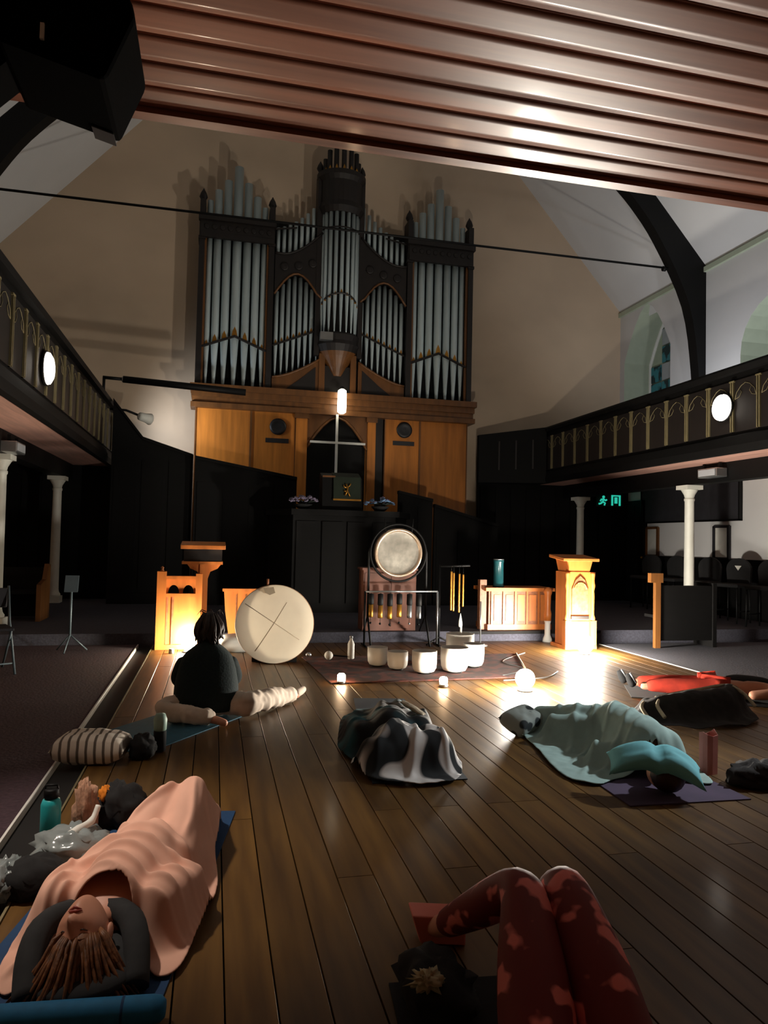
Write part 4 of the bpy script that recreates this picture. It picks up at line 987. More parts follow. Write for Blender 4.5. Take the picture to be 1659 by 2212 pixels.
# rack of six small chimes
t = thing('chime_rack', 'thin metal rack on the floor from which six small chimes hang', 'rack', (2.47, 9.38, 0)); t.location = (0, 0, 0)
MB().tube([(1.97, 9.38, .715), (2.97, 9.38, .725)], .012, 8).build('crossbar', M['silver'], t)
for x in (1.97, 2.97):
    MB().tube([(x, 9.38, .02), (x, 9.38, .72)], .014, 8).build('post', M['silver'] if x > 2 else M['black'], t); MB().tube([(x, 9.22, .012), (x, 9.54, .012)], .012, 6).build('foot', M['black'], t)
for i, x in enumerate((2.05, 2.18, 2.31, 2.44, 2.58, 2.71)):
    br = i < 4
    t = thing('chime', ('brass', 'silver')[not br]+' chime hanging on the rack, '+('first from the left', 'second from the left', 'third from the left', 'fourth from the left', 'left of the two silver ones', 'rightmost of the row')[i], 'chime', (x, 9.38, .52), group='small chimes on the rack')
    z = -.012*(i % 3)
    MB().tube([(0, 0, .19), (0, 0, .08+z)], .003, 4).build('cord', M['black'], t)
    MB().lathe([(.008, .175), (.038, .165), (.04, .04+z), (.034, .03+z)], n=14).build('cap_tube', M['black'], t)
    MB().lathe([(.033, .03+z), (.034, -.13+z), (.030, -.14+z)], n=14).build('bell_tube', M['brass'] if br else M['silver'], t)
    MB().tube([(0, 0, -.14+z), (0, 0, -.20+z)], .003, 4).build('clapper_cord', M['black'], t)
    MB().ell((0, 0, -.215+z), (.016, .016, .016), 8).build('wind_catcher', M['silver'] if i == 4 else M['black'], t)
# tall tube chimes
t = thing('tube_chime_stand', 'dark stand carrying four long brass tube chimes', 'stand', (3.25, 9.36, 0)); t.location = (0, 0, 0)
MB().tube([(3.02, 9.45, 0), (3.02, 9.45, 1.08)], .014, 8).build('post', M['black'], t); MB().tube([(3.02, 9.45, 1.06), (3.42, 9.36, 1.08)], .014, 8).build('arm', M['black'], t)
for q in (-1, 1): MB().tube([(3.02, 9.45, .10), (3.02+q*.2, 9.45+.1*q, .012)], .012, 6).build('foot', M['black'], t)
for i, (x, a, b) in enumerate(((3.155, 1.0, .47), (3.19, .98, .46), (3.27, .97, .44), (3.325, .96, .52))):
    t = thing('tube_chime', 'long thin brass tube chime, '+('first from the left', 'second from the left', 'third from the left', 'rightmost and shortest')[i]+' of the four', 'chime', (x, 9.36, b), group='long brass tube chimes')
    MB().lathe([(.013, 0), (.014, .01), (.014, a-b-.01), (.013, a-b)], n=10).build('tube', M['brass'], t); MB().tube([(0, 0, a-b), (0, 0, 1.07-b)], .003, 4).build('cord', M['black'], t)
t = thing('slim_rod_stand', 'slim upright metal rod stand right of the white bowls', 'stand', (3.56, 9.29, 0))
MB().tube([(0, 0, .02), (0, 0, .60)], .011, 8).build('rod', M['silver'], t); MB().lathe([(.10, 0), (.10, .012), (.02, .025)], n=18).build('base', M['silver'], t)
t = thing('teal_rain_tube', 'dark teal upright tube standing on the panelled chest', 'instrument', (4.10, 10.0, .75))
MB().lathe([(.085, 0), (.085, .02), (.075, .03), (.072, .36), (.078, .37), (.078, .40)], n=20).build('tube', M['tealglass'], t); MB().lathe([(.08, .40), (.075, .412)], n=20).build('rim', M['silver'], t)
# crystal singing bowls
def bowl(label, x, y, r, h):
    t = thing('singing_bowl', label, 'bowl', (x, y, .022), group='white crystal bowls on the rug')
    MB().lathe([(r*.45, 0), (r*.80, h*.06), (r*.95, h*.22), (r, h*.5), (r, h), (r*.955, h), (r*.95, h*.5), (r*.88, h*.25), (r*.6, h*.10), (.001, h*.08)], n=36, cap=False).build('bowl', M['bowl'], t)
    MB().lathe([(r*.52, 0), (r*.56, .006), (r*.52, .012), (r*.48, .006), (r*.52, 0)], (0, 0, -.012), 24, cap=False).build('rubber_ring', M['black'], t)
bowl('white crystal bowl, leftmost of the row on the rug', 1.80, 7.83, .112, .20)
bowl('pinkish white crystal bowl, second from the left, overlapping the leftmost', 1.97, 7.60, .112, .185)
bowl('white crystal bowl standing alone in the middle of the row', 2.20, 7.36, .132, .225)
bowl('large bright white crystal bowl, front right of the row', 2.54, 7.38, .150, .255)
bowl('bright white crystal bowl at the right end of the row', 2.86, 7.66, .118, .25)
bowl('white crystal bowl standing behind the two at the right', 2.86, 8.12, .165, .30)
t = thing('bowl_mallet', 'white suede mallet standing up in the rear right bowl', 'mallet', (2.86, 8.12, .06))
MB().tube([(.0, 0, 0), (0.01, 0, .36)], .013, 8).build('handle', M['white'], t); MB().lathe([(.016, .34), (.024, .36), (.02, .41), (.008, .47), (.003, .50)], n=12).build('head', M['white'], t)
ru = thing('rug', 'dark red-brown rug under the white bowls', 'rug', (2.25, 7.7, 0)); ru.location = (0, 0, 0)
MB().prism([(1.15, 6.95), (3.25, 7.05), (3.75, 8.55), (1.05, 8.55)], 2, .002, .010).build('pile', M['rug'], ru)
MB().tube([(3.26, 7.05, .010), (3.76, 8.55, .010)], .012, 5).build('binding', M['fringe'], ru); MB().tube([(1.15, 6.95, .010), (3.25, 7.05, .010)], .006, 5).build('binding', M['rug'], ru)
# small things on the floor
t = thing('white_bottle', 'slim white bottle standing left of the leftmost bowl', 'bottle', (1.60, 8.35, .010)); MB().lathe([(.036, 0), (.04, .01), (.04, .17), (.03, .20), (.018, .215), (.018, .24)], n=16).build('body', M['white'], t); MB().lathe([(.02, .24), (.02, .265)], n=12).build('cap', M['silver'], t)
t = thing('ball_mallet', 'mallet with a white ball head lying on the rug edge', 'mallet', (1.33, 8.3, .06), R(10)); MB().ell((0, 0, 0), (.05, .05, .05), 16).build('head', M['white'], t); MB().tube([(.03, 0, 0), (.30, .02, -.035)], .010, 8).build('handle', M['black'], t)
t = thing('small_shaker', 'small pale egg-shaped shaker on the floor beside the drum', 'instrument', (1.13, 8.55, .03)); MB().ell((0, 0, 0), (.035, .03, .03), 12).build('shell', M['silver'], t)
t = pillow('floor_cushion', M['white'], (.48, .34, .20), None, (.33, 9.10, .10), (R(8), 0, 0), .4, .004, 2); tag(t, 'flat white cushion on the floor behind the big drum', 'cushion')
for i, (pts, lb) in enumerate((([(3.0, 7.15, .008), (3.4, 7.5, .008), (3.35, 8.0, .008), (3.9, 8.6, .008)], 'pale cable looping over the floor right of the bowls'), ([(2.9, 6.9, .008), (3.4, 7.0, .008), (3.7, 7.3, .008)], 'short pale cable on the floor before the bright lamp'))):
    o = MB().tube([p for p in seg_pts(pts, 6)], .007, 6).build('cable', M['silver'], None); tag(o, lb, 'cable')

# ------------------------------------------------------------------ lamps and candles on the floor
def globe_lamp(label, x, y, r, m, z=0.0):
    t = thing('globe_lamp', label, 'lamp', (x, y, z))
    MB().lathe([(.07, 0), (.075, .008), (.05, .018), (.045, .03)], n=20).build('base', M['black'], t)
    MB().ell((0, 0, .025+r), (r, r, r), 24).build('globe', m, t)
globe_lamp('very bright round lamp on the floor in front of the grey blanket', 2.92, 6.42, .092, M['lamp'])
globe_lamp('very bright round lamp on the floor at the foot of the carved lectern', 4.66, 8.45, .11, M['lamp'])
globe_lamp('bright lamp on the floor behind the seated person at the stall front', -.26, 9.05, .080, M['lampb'])
def candle(label, x, y, z):
    t = thing('candle_glass', label, 'candle', (x, y, z), group='candles in glasses before the bowls')
    MB().lathe([(.035, 0), (.042, .006), (.044, .028)], n=18).build('holder', M['silver'], t)
    MB().lathe([(.036, .028), (.041, .05), (.040, .08), (.028, .095), (.004, .10)], n=18).build('glow_bulb', M['flame'], t)
candle('lit candle glass on the floor left of the teal mat', 1.25, 6.98, .0)
candle('lit candle glass on the floor below the large front bowl', 2.20, 6.70, .0)
t = thing('small_candle', 'small white candle on the floor beside the stall front post', 'candle', (-.45, 8.98, .0)); MB().lathe([(.03, 0), (.032, .004), (.03, .05), (.024, .055)], n=14).build('wax', M['white'], t); MB().tube([(0, 0, .05), (0, 0, .07)], .003, 4).build('wick', M['black'], t)
# ------------------------------------------------------------------ mats, people, blankets
def mat_slab(label, poly, m, name='yoga_mat', h=.006, z=.001):
    o = MB().prism(poly, 2, z, z+h).build(name, m, None); return tag(o, label, 'mat')
def skinpart(name, joints, edges, m, parent, sub=2, root=0):
    v, f = skin_mesh(joints, edges, root, sub); return MB().add(v, f, True).build(name, m, parent)
def body(parent, joints, edges, head=None, m=None, extra=()):
    """one continuous figure: skinned trunk and limbs, head on the neck"""
    v, f = skin_mesh(joints, edges); mb = MB().add(v, f, True)
    if head: hv, hf = head_verts(*head); mb.add(hv, hf, True)
    for (j, e) in extra: hv, hf = skin_mesh(j, e, 0, 2); mb.add(hv, hf, True)
    return mb.build('body', m or M['skin'], parent)
def hand(wrist, d, up_, side, s=1.0, curl=.35):
    """palm, four unequal bent fingers and a thumb leaving the side of the palm"""
    w_ = Vector(wrist); d = Vector(d).normalized(); n = Vector(up_); n = (n-d*n.dot(d)).normalized(); sd = d.cross(n)*side
    out = []
    pj = [(*w_, .024*s), (*(w_+d*.045*s), .034*s), (*(w_+d*.085*s), .034*s)]
    out.append(([(a, b, c, (r, r*.55)) for a, b, c, r in pj], [(0, 1), (1, 2)]))
    for k, (o_, L_) in enumerate(((-.030, .070), (-.010, .080), (.010, .075), (.029, .058))):
        p = w_+d*.075*s+sd*o_*s; js = [(*p, .0085*s)]; dd = d.copy()
        for q in range(3):
            dd = (dd-n*curl*(q+.4)).normalized(); p = p+dd*L_*s*(.45, .32, .25)[q]; js.append((*p, (.0085-.0009*q)*s))
        out.append((js, [(0, 1), (1, 2), (2, 3)]))
    p = w_+d*.025*s-sd*.026*s; q = p+(d*.6-sd*.8).normalized()*.034*s; r = q+(d*.9-sd*.35).normalized()*.030*s
    out.append(([(*p, .012*s), (*q, .0105*s), (*r, .0085*s)], [(0, 1), (1, 2)]))
    return out
def person(label, loc):
    t = thing('person', label, 'person', loc); t.location = (0, 0, 0); return t
def garment(name, rings, m, parent, n=28, sq=2.4):
    """rings: (cx, cy, z, rx, ry)"""
    vs = []; fs = []
    for j, (cx, cy, z, rx, ry) in enumerate(rings):
        for k in range(n):
            a = 2*PI*k/n; ca, sa = math.cos(a), math.sin(a)
            s = (abs(ca)**sq+abs(sa)**sq)**(-1/sq)
            w_ = 1+.035*noise.noise(Vector((ca*2, sa*2, z*9+j)))
            vs.append((cx+rx*ca*s*w_, cy+ry*sa*s*w_, z))
    for j in range(len(rings)-1):
        for k in range(n):
            k2 = (k+1) % n; fs.append((j*n+k, j*n+k2, (j+1)*n+k2, (j+1)*n+k))
    fs.append(tuple(reversed(range(n)))); 
    return subsurf(MB().add(vs, fs, True).build(name, m, parent), 1)

# --- seated person seen from behind
mat_slab('teal yoga mat under the person sitting upright', [(-.39, 4.88), (.55, 6.18), (.06, 6.53), (-.88, 5.23)], M['teal'])
t = person('person in a dark green top sitting upright with back turned, cream trousers', (-.02, 5.85, 0))
hm = rotm(R(-8), 0, R(-6))
body(t, [(-.02, 5.85, .12, .13), (-.02, 5.86, .30, .12), (-.02, 5.84, .46, .11), (-.015, 5.87, .56, .05), (-.01, 5.90, .64, .05),
         (-.16, 5.85, .445, .052), (-.24, 5.92, .28, .040), (-.16, 6.06, .20, .033), (.12, 5.85, .445, .052), (.20, 5.92, .28, .040), (.13, 6.08, .20, .033),
         (-.12, 5.87, .10, .085), (-.34, 5.70, .10, .045), (.06, 5.50, .05, .032), (.14, 5.44, .035, .025), (.10, 5.87, .10, .085), (.40, 5.86, .13, .06), (.68, 6.22, .06, .035), (.76, 6.32, .04, .025)],
     [(0, 1), (1, 2), (2, 3), (3, 4), (2, 5), (5, 6), (6, 7), (2, 8), (8, 9), (9, 10), (0, 11), (11, 12), (12, 13), (13, 14), (0, 15), (15, 16), (16, 17), (17, 18)],
     ((-.01, 5.93, .675), hm, .108), extra=hand((-.16, 6.06, .20), (.7, .6, -.2), (0, 0, 1), 1, .95)+hand((.13, 6.08, .20), (-.7, .6, -.2), (0, 0, 1), -1, .95))
garment('green_top', [(-.01, 5.84, .045, .215, .16), (-.02, 5.83, .07, .235, .18), (-.02, 5.83, .14, .25, .185), (-.02, 5.84, .24, .248, .18), (-.02, 5.85, .34, .225, .165), (-.02, 5.86, .42, .215, .145), (-.02, 5.86, .49, .175, .125), (-.018, 5.865, .535, .115, .10), (-.015, 5.875, .565, .075, .075), (-.015, 5.88, .58, .066, .066)], M['green'], t)
for s, a in ((-1, -.02), (1, -.02)): skinpart('sleeve', [(a+s*.15, 5.86, .455, .075), (a+s*.225, 5.92, .27, .07), (a+s*.14, 6.05, .21, .055)], [(0, 1), (1, 2)], M['green'], t)
tro = skinpart('trousers', [(-.02, 5.86, .10, .12), (-.14, 5.84, .10, .10), (-.36, 5.70, .095, .080), (-.14, 5.58, .075, .072), (.05, 5.50, .072, .066), (.12, 5.85, .10, .10), (.28, 5.70, .12, .095), (.40, 5.84, .115, .088), (.56, 6.05, .085, .078), (.71, 6.26, .078, .070)],
         [(0, 1), (1, 2), (2, 3), (3, 4), (0, 5), (5, 6), (6, 7), (7, 8), (8, 9)], M['cream'], t, sub=3)
wrinkle(tro, .016, (9, 14, 9)); wrinkle(tro, .007, (26, 22, 22), 3)

skinpart('sock', [(.72, 6.27, .06, .04), (.78, 6.36, .065, .036), (.82, 6.43, .075, .028)], [(0, 1), (1, 2)], M['cream'], t)
hb = MB(); hb.ell((-.01, 5.915, .692), (.093, .108, .112), 24, hm); hb.ell((-.012, 5.855, .64), (.086, .062, .075), 18)
rr = random.Random(9)
for k in range(34):
    a = -PI*.5+rr.uniform(-1.9, 1.9); ca, sa = math.cos(a), math.sin(a); L_ = rr.uniform(.10, .17)
    p0 = Vector((-.01+.045*ca, 5.91+.05*sa, .795)); p1 = Vector((-.01+.098*ca, 5.905+.112*sa, .71)); p2 = Vector((-.01+.100*ca+rr.uniform(-.012, .012), 5.895+.105*sa, .71-L_*.6)); p3 = Vector((-.01+.085*ca+rr.uniform(-.03, .03), 5.89+.09*sa, .71-L_))
    hb.tube(seg_pts([p0, p1, p2, p3], 3), [.008]*3+[.012]*3+[.009]*3+[.002], 5)
for a in (-.5, .2, 1.2, 2.2, 3.4): hb.tube([(-.01+.05*math.cos(a), 5.91+.05*math.sin(a), .80), (-.01+.085*math.cos(a+.3), 5.91+.08*math.sin(a+.3), .815), (-.01+.11*math.cos(a+.6), 5.91+.1*math.sin(a+.6), .77)], [.004, .004, .001], 4)
hb.build('hair', M['haird'], t)
tag(pillow('striped_roll', stripes('stripe_cream_grey', ((.40, .36, .32), (.90, .86, .80)), 0, 6.2, .85, .6, .12, .34), (.44, .28, .18), None, (-.69, 4.80, .088), (0, 0, R(-8)), .32, .02, 3), 'cream striped folded blanket at the near end of the teal mat', 'blanket')
tag(lump('dark_bundle', M['dark'], (-.40, 4.83, .055), (.085, .10, .09), amp=.3, seed=4), 'small dark cloth bundle between the striped blanket and the dark bottle', 'bundle')
t = thing('drink_bottle', 'dark drink bottle with a pale top standing on the teal mat', 'bottle', (-.30, 4.93, .008))
MB().lathe([(.036, 0), (.040, .006), (.040, .12), (.038, .13)], n=20).build('body', M['dark'], t); MB().lathe([(.036, .13), (.040, .135), (.043, .20), (.030, .235), (.012, .24)], n=20).build('lid', mat('pale_mint', (.62, .74, .68), .5), t)

# --- person under the pink blanket (foreground)
mat_slab('blue yoga mat under the person with the pink blanket', [(-.115, 2.28), (.15, 3.80), (-.44, 3.90), (-.74, 2.30)], M['blue'])
t = person('person lying face up under a pink blanket in a grey hood, knees raised', (-.30, 2.9, 0))
HX, HY, HZ = -.36, 2.47, .130
fm = Matrix(((1, 0, 0), (0, 0, -1), (0, 1, 0)))           # local +Y (face) -> up, +Z (crown) -> toward the viewer
hm = rotm(R(48), R(-8), R(-14)) @ fm
body(t, [(-.22, 3.02, .11, .12), (-.28, 2.80, .12, .12), (-.31, 2.68, .12, .11), (-.335, 2.60, .11, .05), (-.35, 2.54, .115, .05),
         (-.48, 2.72, .11, .055), (-.48, 2.90, .09, .042), (-.36, 2.92, .13, .034), (-.15, 2.66, .11, .055), (-.07, 2.78, .09, .042), (-.18, 2.88, .13, .034),
         (-.30, 3.02, .11, .085), (-.17, 3.34, .23, .055), (-.10, 3.60, .07, .038), (-.09, 3.70, .035, .028), (-.14, 3.00, .11, .085), (-.06, 3.34, .25, .055), (.02, 3.58, .07, .038), (.04, 3.68, .035, .028)],
     [(0, 1), (1, 2), (2, 3), (3, 4), (2, 5), (5, 6), (6, 7), (2, 8), (8, 9), (9, 10), (0, 11), (11, 12), (12, 13), (13, 14), (0, 15), (15, 16), (16, 17), (17, 18)],
     ((HX, HY, HZ), hm, .118))
face_details(t, (HX, HY, HZ), hm, .118)
# hair spread from the crown over the mat
hb = MB(); hb.ell((HX-.004, HY-.040, HZ-.030), (.090, .098, .088), 24)
rr = random.Random(5)
for k in range(120):
    a = -PI/2+rr.uniform(-1.15, 1.15); s = Vector((HX+.085*math.cos(a), HY-.03+.09*math.sin(a), HZ+rr.uniform(-.06, .03)))
    L_ = rr.uniform(.08, .17); e = s+Vector((math.cos(a)*L_*.8, math.sin(a)*L_*.7, 0)); e.z = max(.012, .02)
    hb.tube([(HX+.055*math.cos(a), HY-.035, HZ+.045), s+Vector((0, 0, .012)), (s+e)/2, e], [.006, .0075, .006, .002], 5)
hb.build('hair', M['hairb'], t)
# hood: a thick soft rim round the face and down behind the head
hp = [(HX-.13, HY-.14, .03), (HX-.150, HY-.02, .09), (HX-.135, HY+.09, .13), (HX-.07, HY+.165, .13), (HX+.03, HY+.175, .13), (HX+.12, HY+.11, .13), (HX+.160, HY-.0, .10), (HX+.17, HY-.12, .03)]
ho = MB().tube(seg_pts(hp, 4), .042, 10).build('hood_rim', M['hood'], t)
MB().ell((HX+.01, HY-.01, .052), (.185, .19, .05), 24).build('hood_back', M['hood'], t)
T = [((-.31, 2.66, .12, .12), (-.22, 3.0, .12, .14)), ((-.48, 2.70, .12, .075), (-.48, 2.90, .10, .065)), ((-.48, 2.90, .09, .055), (-.34, 2.92, .19, .05)), ((-.14, 2.65, .12, .08), (-.06, 2.80, .11, .07)), ((-.05, 2.80, .10, .06), (-.2, 2.88, .20, .05)),
     ((-.30, 3.02, .11, .10), (-.17, 3.34, .23, .06)), ((-.12, 3.0, .11, .10), (-.055, 3.36, .255, .06)), ((-.17, 3.34, .23, .06), (-.10, 3.62, .06, .05)), ((-.055, 3.36, .255, .06), (.03, 3.60, .06, .05))]
o = drape('pink_blanket', [(-.61, 2.46), (-.62, 2.62), (-.58, 2.84), (-.52, 3.05), (-.40, 3.32), (-.28, 3.58), (-.18, 3.74), (-.04, 3.80), (.07, 3.72), (.07, 3.50), (.05, 3.25), (.06, 3.02), (.03, 2.80), (-.02, 2.60), (-.07, 2.44), (-.13, 2.41), (-.18, 2.50), (-.25, 2.62), (-.36, 2.655), (-.46, 2.60), (-.51, 2.48), (-.56, 2.40)], T, M['pink'],
      base=.02, res=.0085, iters=380, sag=.0008, amp=.004, seed=2, folds=[(-.50, 2.98, -.03, 2.80, .014, .024), (-.48, 2.90, -.01, 2.70, .012, .026), (-.46, 2.82, -.04, 2.62, .011, .026), (-.42, 2.75, -.05, 2.54, .010, .022), (-.44, 3.06, -.0, 2.92, .014, .016), (-.58, 2.48, -.46, 2.80, .012, .026), (-.545, 2.46, -.42, 2.72, .010, .022), (-.60, 2.64, -.46, 2.95, .012, .022), (-.30, 3.12, -.12, 3.40, .014, .024), (-.36, 3.12, -.17, 3.42, .012, -.018), (-.08, 2.98, -.03, 3.36, .014, .018), (.0, 2.8, .03, 3.3, .014, .022), (-.38, 3.2, -.28, 3.04, .010, .018), (-.22, 3.1, .0, 2.86, .010, .014), (-.30, 2.98, -.02, 2.76, .009, -.014)])
tag(o, 'pink blanket draped over the person lying on the blue mat', 'blanket')
t = thing('foam_roll', 'bright blue foam roll lying at the bottom left behind the hooded head', 'bolster', (-.43, 2.26, .0)); t.location = (0, 0, 0)
MB().lathe([(.004, -.34), (.022, -.338), (.034, -.325), (.037, -.30), (.037, .30), (.034, .325), (.022, .338), (.004, .34)], (-.43, 2.24, .042), 24, rotm(0, PI/2, R(-5)), cap=False).build('roll', M['bluelight'], t)
for s in (-1, 1): MB().lathe([(.0372, -.004), (.0382, 0), (.0372, .004)], (-.43+s*.22, 2.24-s*.019, .042), 24, rotm(0, PI/2, R(-5)), cap=False).build('edge_band', M['blue'], t)

# --- belongings left of the pink blanket
t = thing('water_bottle', 'turquoise metal water bottle with black cap on the floor, left', 'bottle', (-.672, 3.53, .002))
MB().lathe([(.038, 0), (.043, .006), (.043, .185), (.036, .205), (.026, .212)], n=24).build('body', M['turq'], t); MB().lathe([(.027, .205), (.028, .215), (.032, .218), (.032, .248), (.026, .254)], n=20).build('cap', M['black'], t)
MB().tube([(-.028, 0, .24), (-.024, 0, .268), (.024, 0, .268), (.028, 0, .24)], .006, 6).build('carry_loop', M['black'], t)
tag(lump('shaggy_bag', M['fur'], (-.545, 3.66, .09), (.055, .08, .15), amp=.35, sc=9, seed=2), 'shaggy beige bag beside the turquoise water bottle', 'bag')
tag(lump('saffron_cloth', M['saffron'], (-.47, 3.74, .14), (.03, .04, .045), amp=.4, sc=8, seed=6, flat=False), 'small saffron cloth tucked on the dark bundle behind the bottle', 'cloth')
tag(lump('black_bundle', M['dark'], (-.40, 3.76, .07), (.12, .12, .12), amp=.3, seed=7), 'black clothes bundle behind the turquoise bottle and clear bag', 'bundle')
t = thing('plastic_bag', 'clear crinkled plastic bag with a black bundle inside, left of the pink blanket', 'bag', (-.60, 3.20, 0)); t.location = (0, 0, 0)
def crinkle(nm, c, r, seed, m): return lump(nm, m, c, r, t, amp=.38, sc=8, seed=seed, n=36)
crinkle('bag_film', (-.55, 3.33, .06), (.15, .13, .09), 11, M['film'])
crinkle('bag_flap', (-.74, 3.12, .045), (.06, .11, .075), 13, M['film'])
MB().tube(seg_pts([(-.60, 3.28, .10), (-.52, 3.34, .14), (-.48, 3.40, .15), (-.46, 3.44, .20)], 4), [.020]*5+[.016]*4+[.012]*4, 8).build('twisted_handle', M['white'], t)
tag(lump('black_sweater', M['dark'], (-.64, 3.10, .05), (.12, .10, .085), amp=.22, seed=12), 'black sweater bundle lying on the clear bag, left of the pink blanket', 'bundle')

# --- person under the navy blanket (middle)
mat_slab('dark navy yoga mat under the blanketed person in the middle', [(.93, 4.10), (1.50, 4.08), (1.68, 6.22), (1.24, 6.30)], mat('mat_navy', (.03, .12, .18), .8))
t = person('person lying under a navy blanket in the middle of the floor', (1.2, 5.2, 0))
body(t, [(1.25, 5.0, .10, .105), (1.21, 4.86, .11, .105), (1.18, 4.68, .11, .105), (1.15, 4.52, .12, .05), (1.14, 4.45, .12, .05), (1.02, 4.72, .12, .06), (.98, 5.0, .09, .045), (1.34, 4.70, .12, .06), (1.42, 4.98, .09, .045), (1.19, 5.0, .10, .085), (1.29, 5.40, .075, .05), (1.36, 5.74, .05, .033), (1.38, 5.80, .055, .026), (1.34, 5.0, .10, .085), (1.43, 5.40, .075, .05), (1.49, 5.74, .05, .033), (1.51, 5.80, .055, .026)],
     [(0, 1), (1, 2), (2, 3), (3, 4), (2, 5), (5, 6), (2, 7), (7, 8), (0, 9), (9, 10), (10, 11), (11, 12), (0, 13), (13, 14), (14, 15), (15, 16)], ((1.13, 4.36, .10), rotm(R(10), 0, 0) @ fm, .105))
MB().ell((1.13, 4.33, .095), (.092, .10, .085), 20).build('hair', M['haird'], t)
o = drape('navy_blanket', [(.90, 4.50), (.84, 4.75), (.90, 5.10), (1.00, 5.55), (1.12, 5.74), (1.22, 5.84), (1.60, 5.82), (1.67, 5.65), (1.64, 5.40), (1.66, 5.05), (1.62, 4.70), (1.52, 4.44), (1.30, 4.52), (1.10, 4.50)],
      [((1.18, 4.66, .12, .14), (1.25, 4.98, .10, .12)), ((1.0, 4.7, .1, .08), (.98, 5.0, .09, .07)), ((1.38, 4.7, .12, .09), (1.46, 5.0, .10, .08)), ((1.19, 5.0, .09, .09), (1.29, 5.40, .07, .06)), ((1.35, 5.0, .09, .09), (1.43, 5.40, .07, .06)), ((1.29, 5.40, .07, .06), (1.37, 5.76, .04, .045)), ((1.43, 5.40, .07, .06), (1.50, 5.76, .04, .045))], M['navy'],
      base=.012, res=.015, iters=200, sag=.0016, amp=.010, nscale=7, seed=3, folds=[(.98, 5.3, 1.3, 5.15, .03, .012), (.9, 4.9, 1.2, 4.75, .03, .014), (1.47, 4.7, 1.57, 5.7, .025, .018)])
tag(o, 'dark navy and teal blanket over the person in the middle', 'blanket')
o = drape('patterned_throw', [(.86, 4.42), (.90, 4.16), (1.06, 4.03), (1.28, 3.99), (1.44, 4.06), (1.54, 4.30), (1.55, 4.56), (1.38, 4.62), (1.20, 4.58), (1.02, 4.60), (.92, 4.56)],
      [((1.0, 4.3, .07, .12), (1.36, 4.3, .08, .13)), ((1.11, 4.36, .12, .14), (1.2, 4.44, .10, .13)), ((1.38, 4.5, .10, .10), (1.4, 4.52, .1, .1))], M['scarf'], base=.014, res=.013, iters=140, sag=.0022, amp=.014, nscale=8, seed=6, folds=[(.95, 4.15, 1.2, 4.5, .02, .03), (1.15, 4.05, 1.3, 4.5, .02, .03), (1.4, 4.1, 1.45, 4.5, .018, .03)])
tag(o, 'black and white patterned throw bunched at the near end of the navy blanket', 'blanket')
tag(pillow('cream_scarf', M['fringe'], (.20, .09, .03), None, (1.37, 4.83, .25), (R(-8), R(25), R(-35)), .5, .01, 8), 'small cream cloth fold lying on the navy blanket', 'cloth')

# --- person under the grey blanket (right)
mat_slab('purple yoga mat under the person with the grey blanket', [(2.22, 3.52), (2.96, 3.50), (2.90, 5.15), (2.28, 5.25)], M['purple'])
t = person('person lying on the side under a grey-green blanket, dark red hair', (2.6, 4.4, 0))
body(t, [(2.70, 4.48, .14, .13), (2.68, 4.25, .14, .12), (2.66, 4.02, .14, .11), (2.60, 3.86, .11, .05), (2.57, 3.80, .11, .05), (2.56, 4.05, .10, .055), (2.42, 4.20, .07, .042), (2.78, 4.02, .18, .055), (2.62, 4.22, .22, .042), (2.64, 4.52, .11, .09), (2.42, 4.72, .10, .06), (2.46, 4.94, .07, .04), (2.44, 5.00, .065, .03), (2.76, 4.52, .17, .09), (2.58, 4.80, .15, .06), (2.48, 4.96, .09, .04), (2.46, 5.02, .08, .03)],
     [(0, 1), (1, 2), (2, 3), (3, 4), (2, 5), (5, 6), (2, 7), (7, 8), (0, 9), (9, 10), (10, 11), (11, 12), (0, 13), (13, 14), (14, 15), (15, 16)], ((2.54, 3.70, .105), rotm(0, R(55), R(10)) @ fm, .110))
MB().ell((2.545, 3.665, .10), (.095, .10, .088), 20).build('hair', M['hairr'], t)
o = drape('grey_blanket', [(2.28, 5.12), (2.22, 4.90), (2.17, 4.55), (2.10, 4.20), (2.10, 3.96), (2.22, 3.84), (2.40, 3.92), (2.62, 3.90), (2.78, 3.78), (2.90, 3.74), (2.98, 3.95), (3.05, 4.40), (3.00, 4.80), (2.80, 5.10), (2.55, 5.26)],
      [((2.66, 4.02, .16, .14), (2.72, 4.50, .16, .15)), ((2.78, 4.0, .16, .09), (2.80, 4.5, .18, .09)), ((2.76, 4.52, .17, .11), (2.56, 4.82, .15, .08)), ((2.64, 4.52, .11, .1), (2.40, 4.74, .10, .08)), ((2.56, 4.82, .14, .08), (2.44, 5.08, .09, .07)), ((2.42, 4.20, .07, .06), (2.56, 4.05, .1, .07))], M['grayb'],
      base=.016, res=.014, iters=260, sag=.0012, amp=.006, seed=9, folds=[(2.2, 4.0, 2.75, 4.55, .02, .022), (2.25, 4.2, 2.70, 4.70, .02, .022), (2.3, 4.4, 2.65, 4.85, .02, .020), (2.25, 3.95, 2.8, 4.35, .018, .022), (2.4, 3.98, 2.85, 4.2, .016, .02), (2.28, 4.7, 2.6, 5.0, .018, .016)])
tag(o, 'grey-green blanket over the person lying on the purple mat', 'blanket')
o = pillow('turquoise_pillow', M['cyan'], (.52, .19, .11), None, (2.47, 3.68, .145), (R(24), R(6), R(-22)), .42, .006, 5)
for v in o.data.vertices: v.co.z += .085*(1-(v.co.x/.26)**2)-.03*math.exp(-(v.co.x/.03)**2); v.co.y += -.22*v.co.x**2*2
tag(o, 'pale turquoise pillow bent over the dark red hair at the grey blanket end', 'pillow')
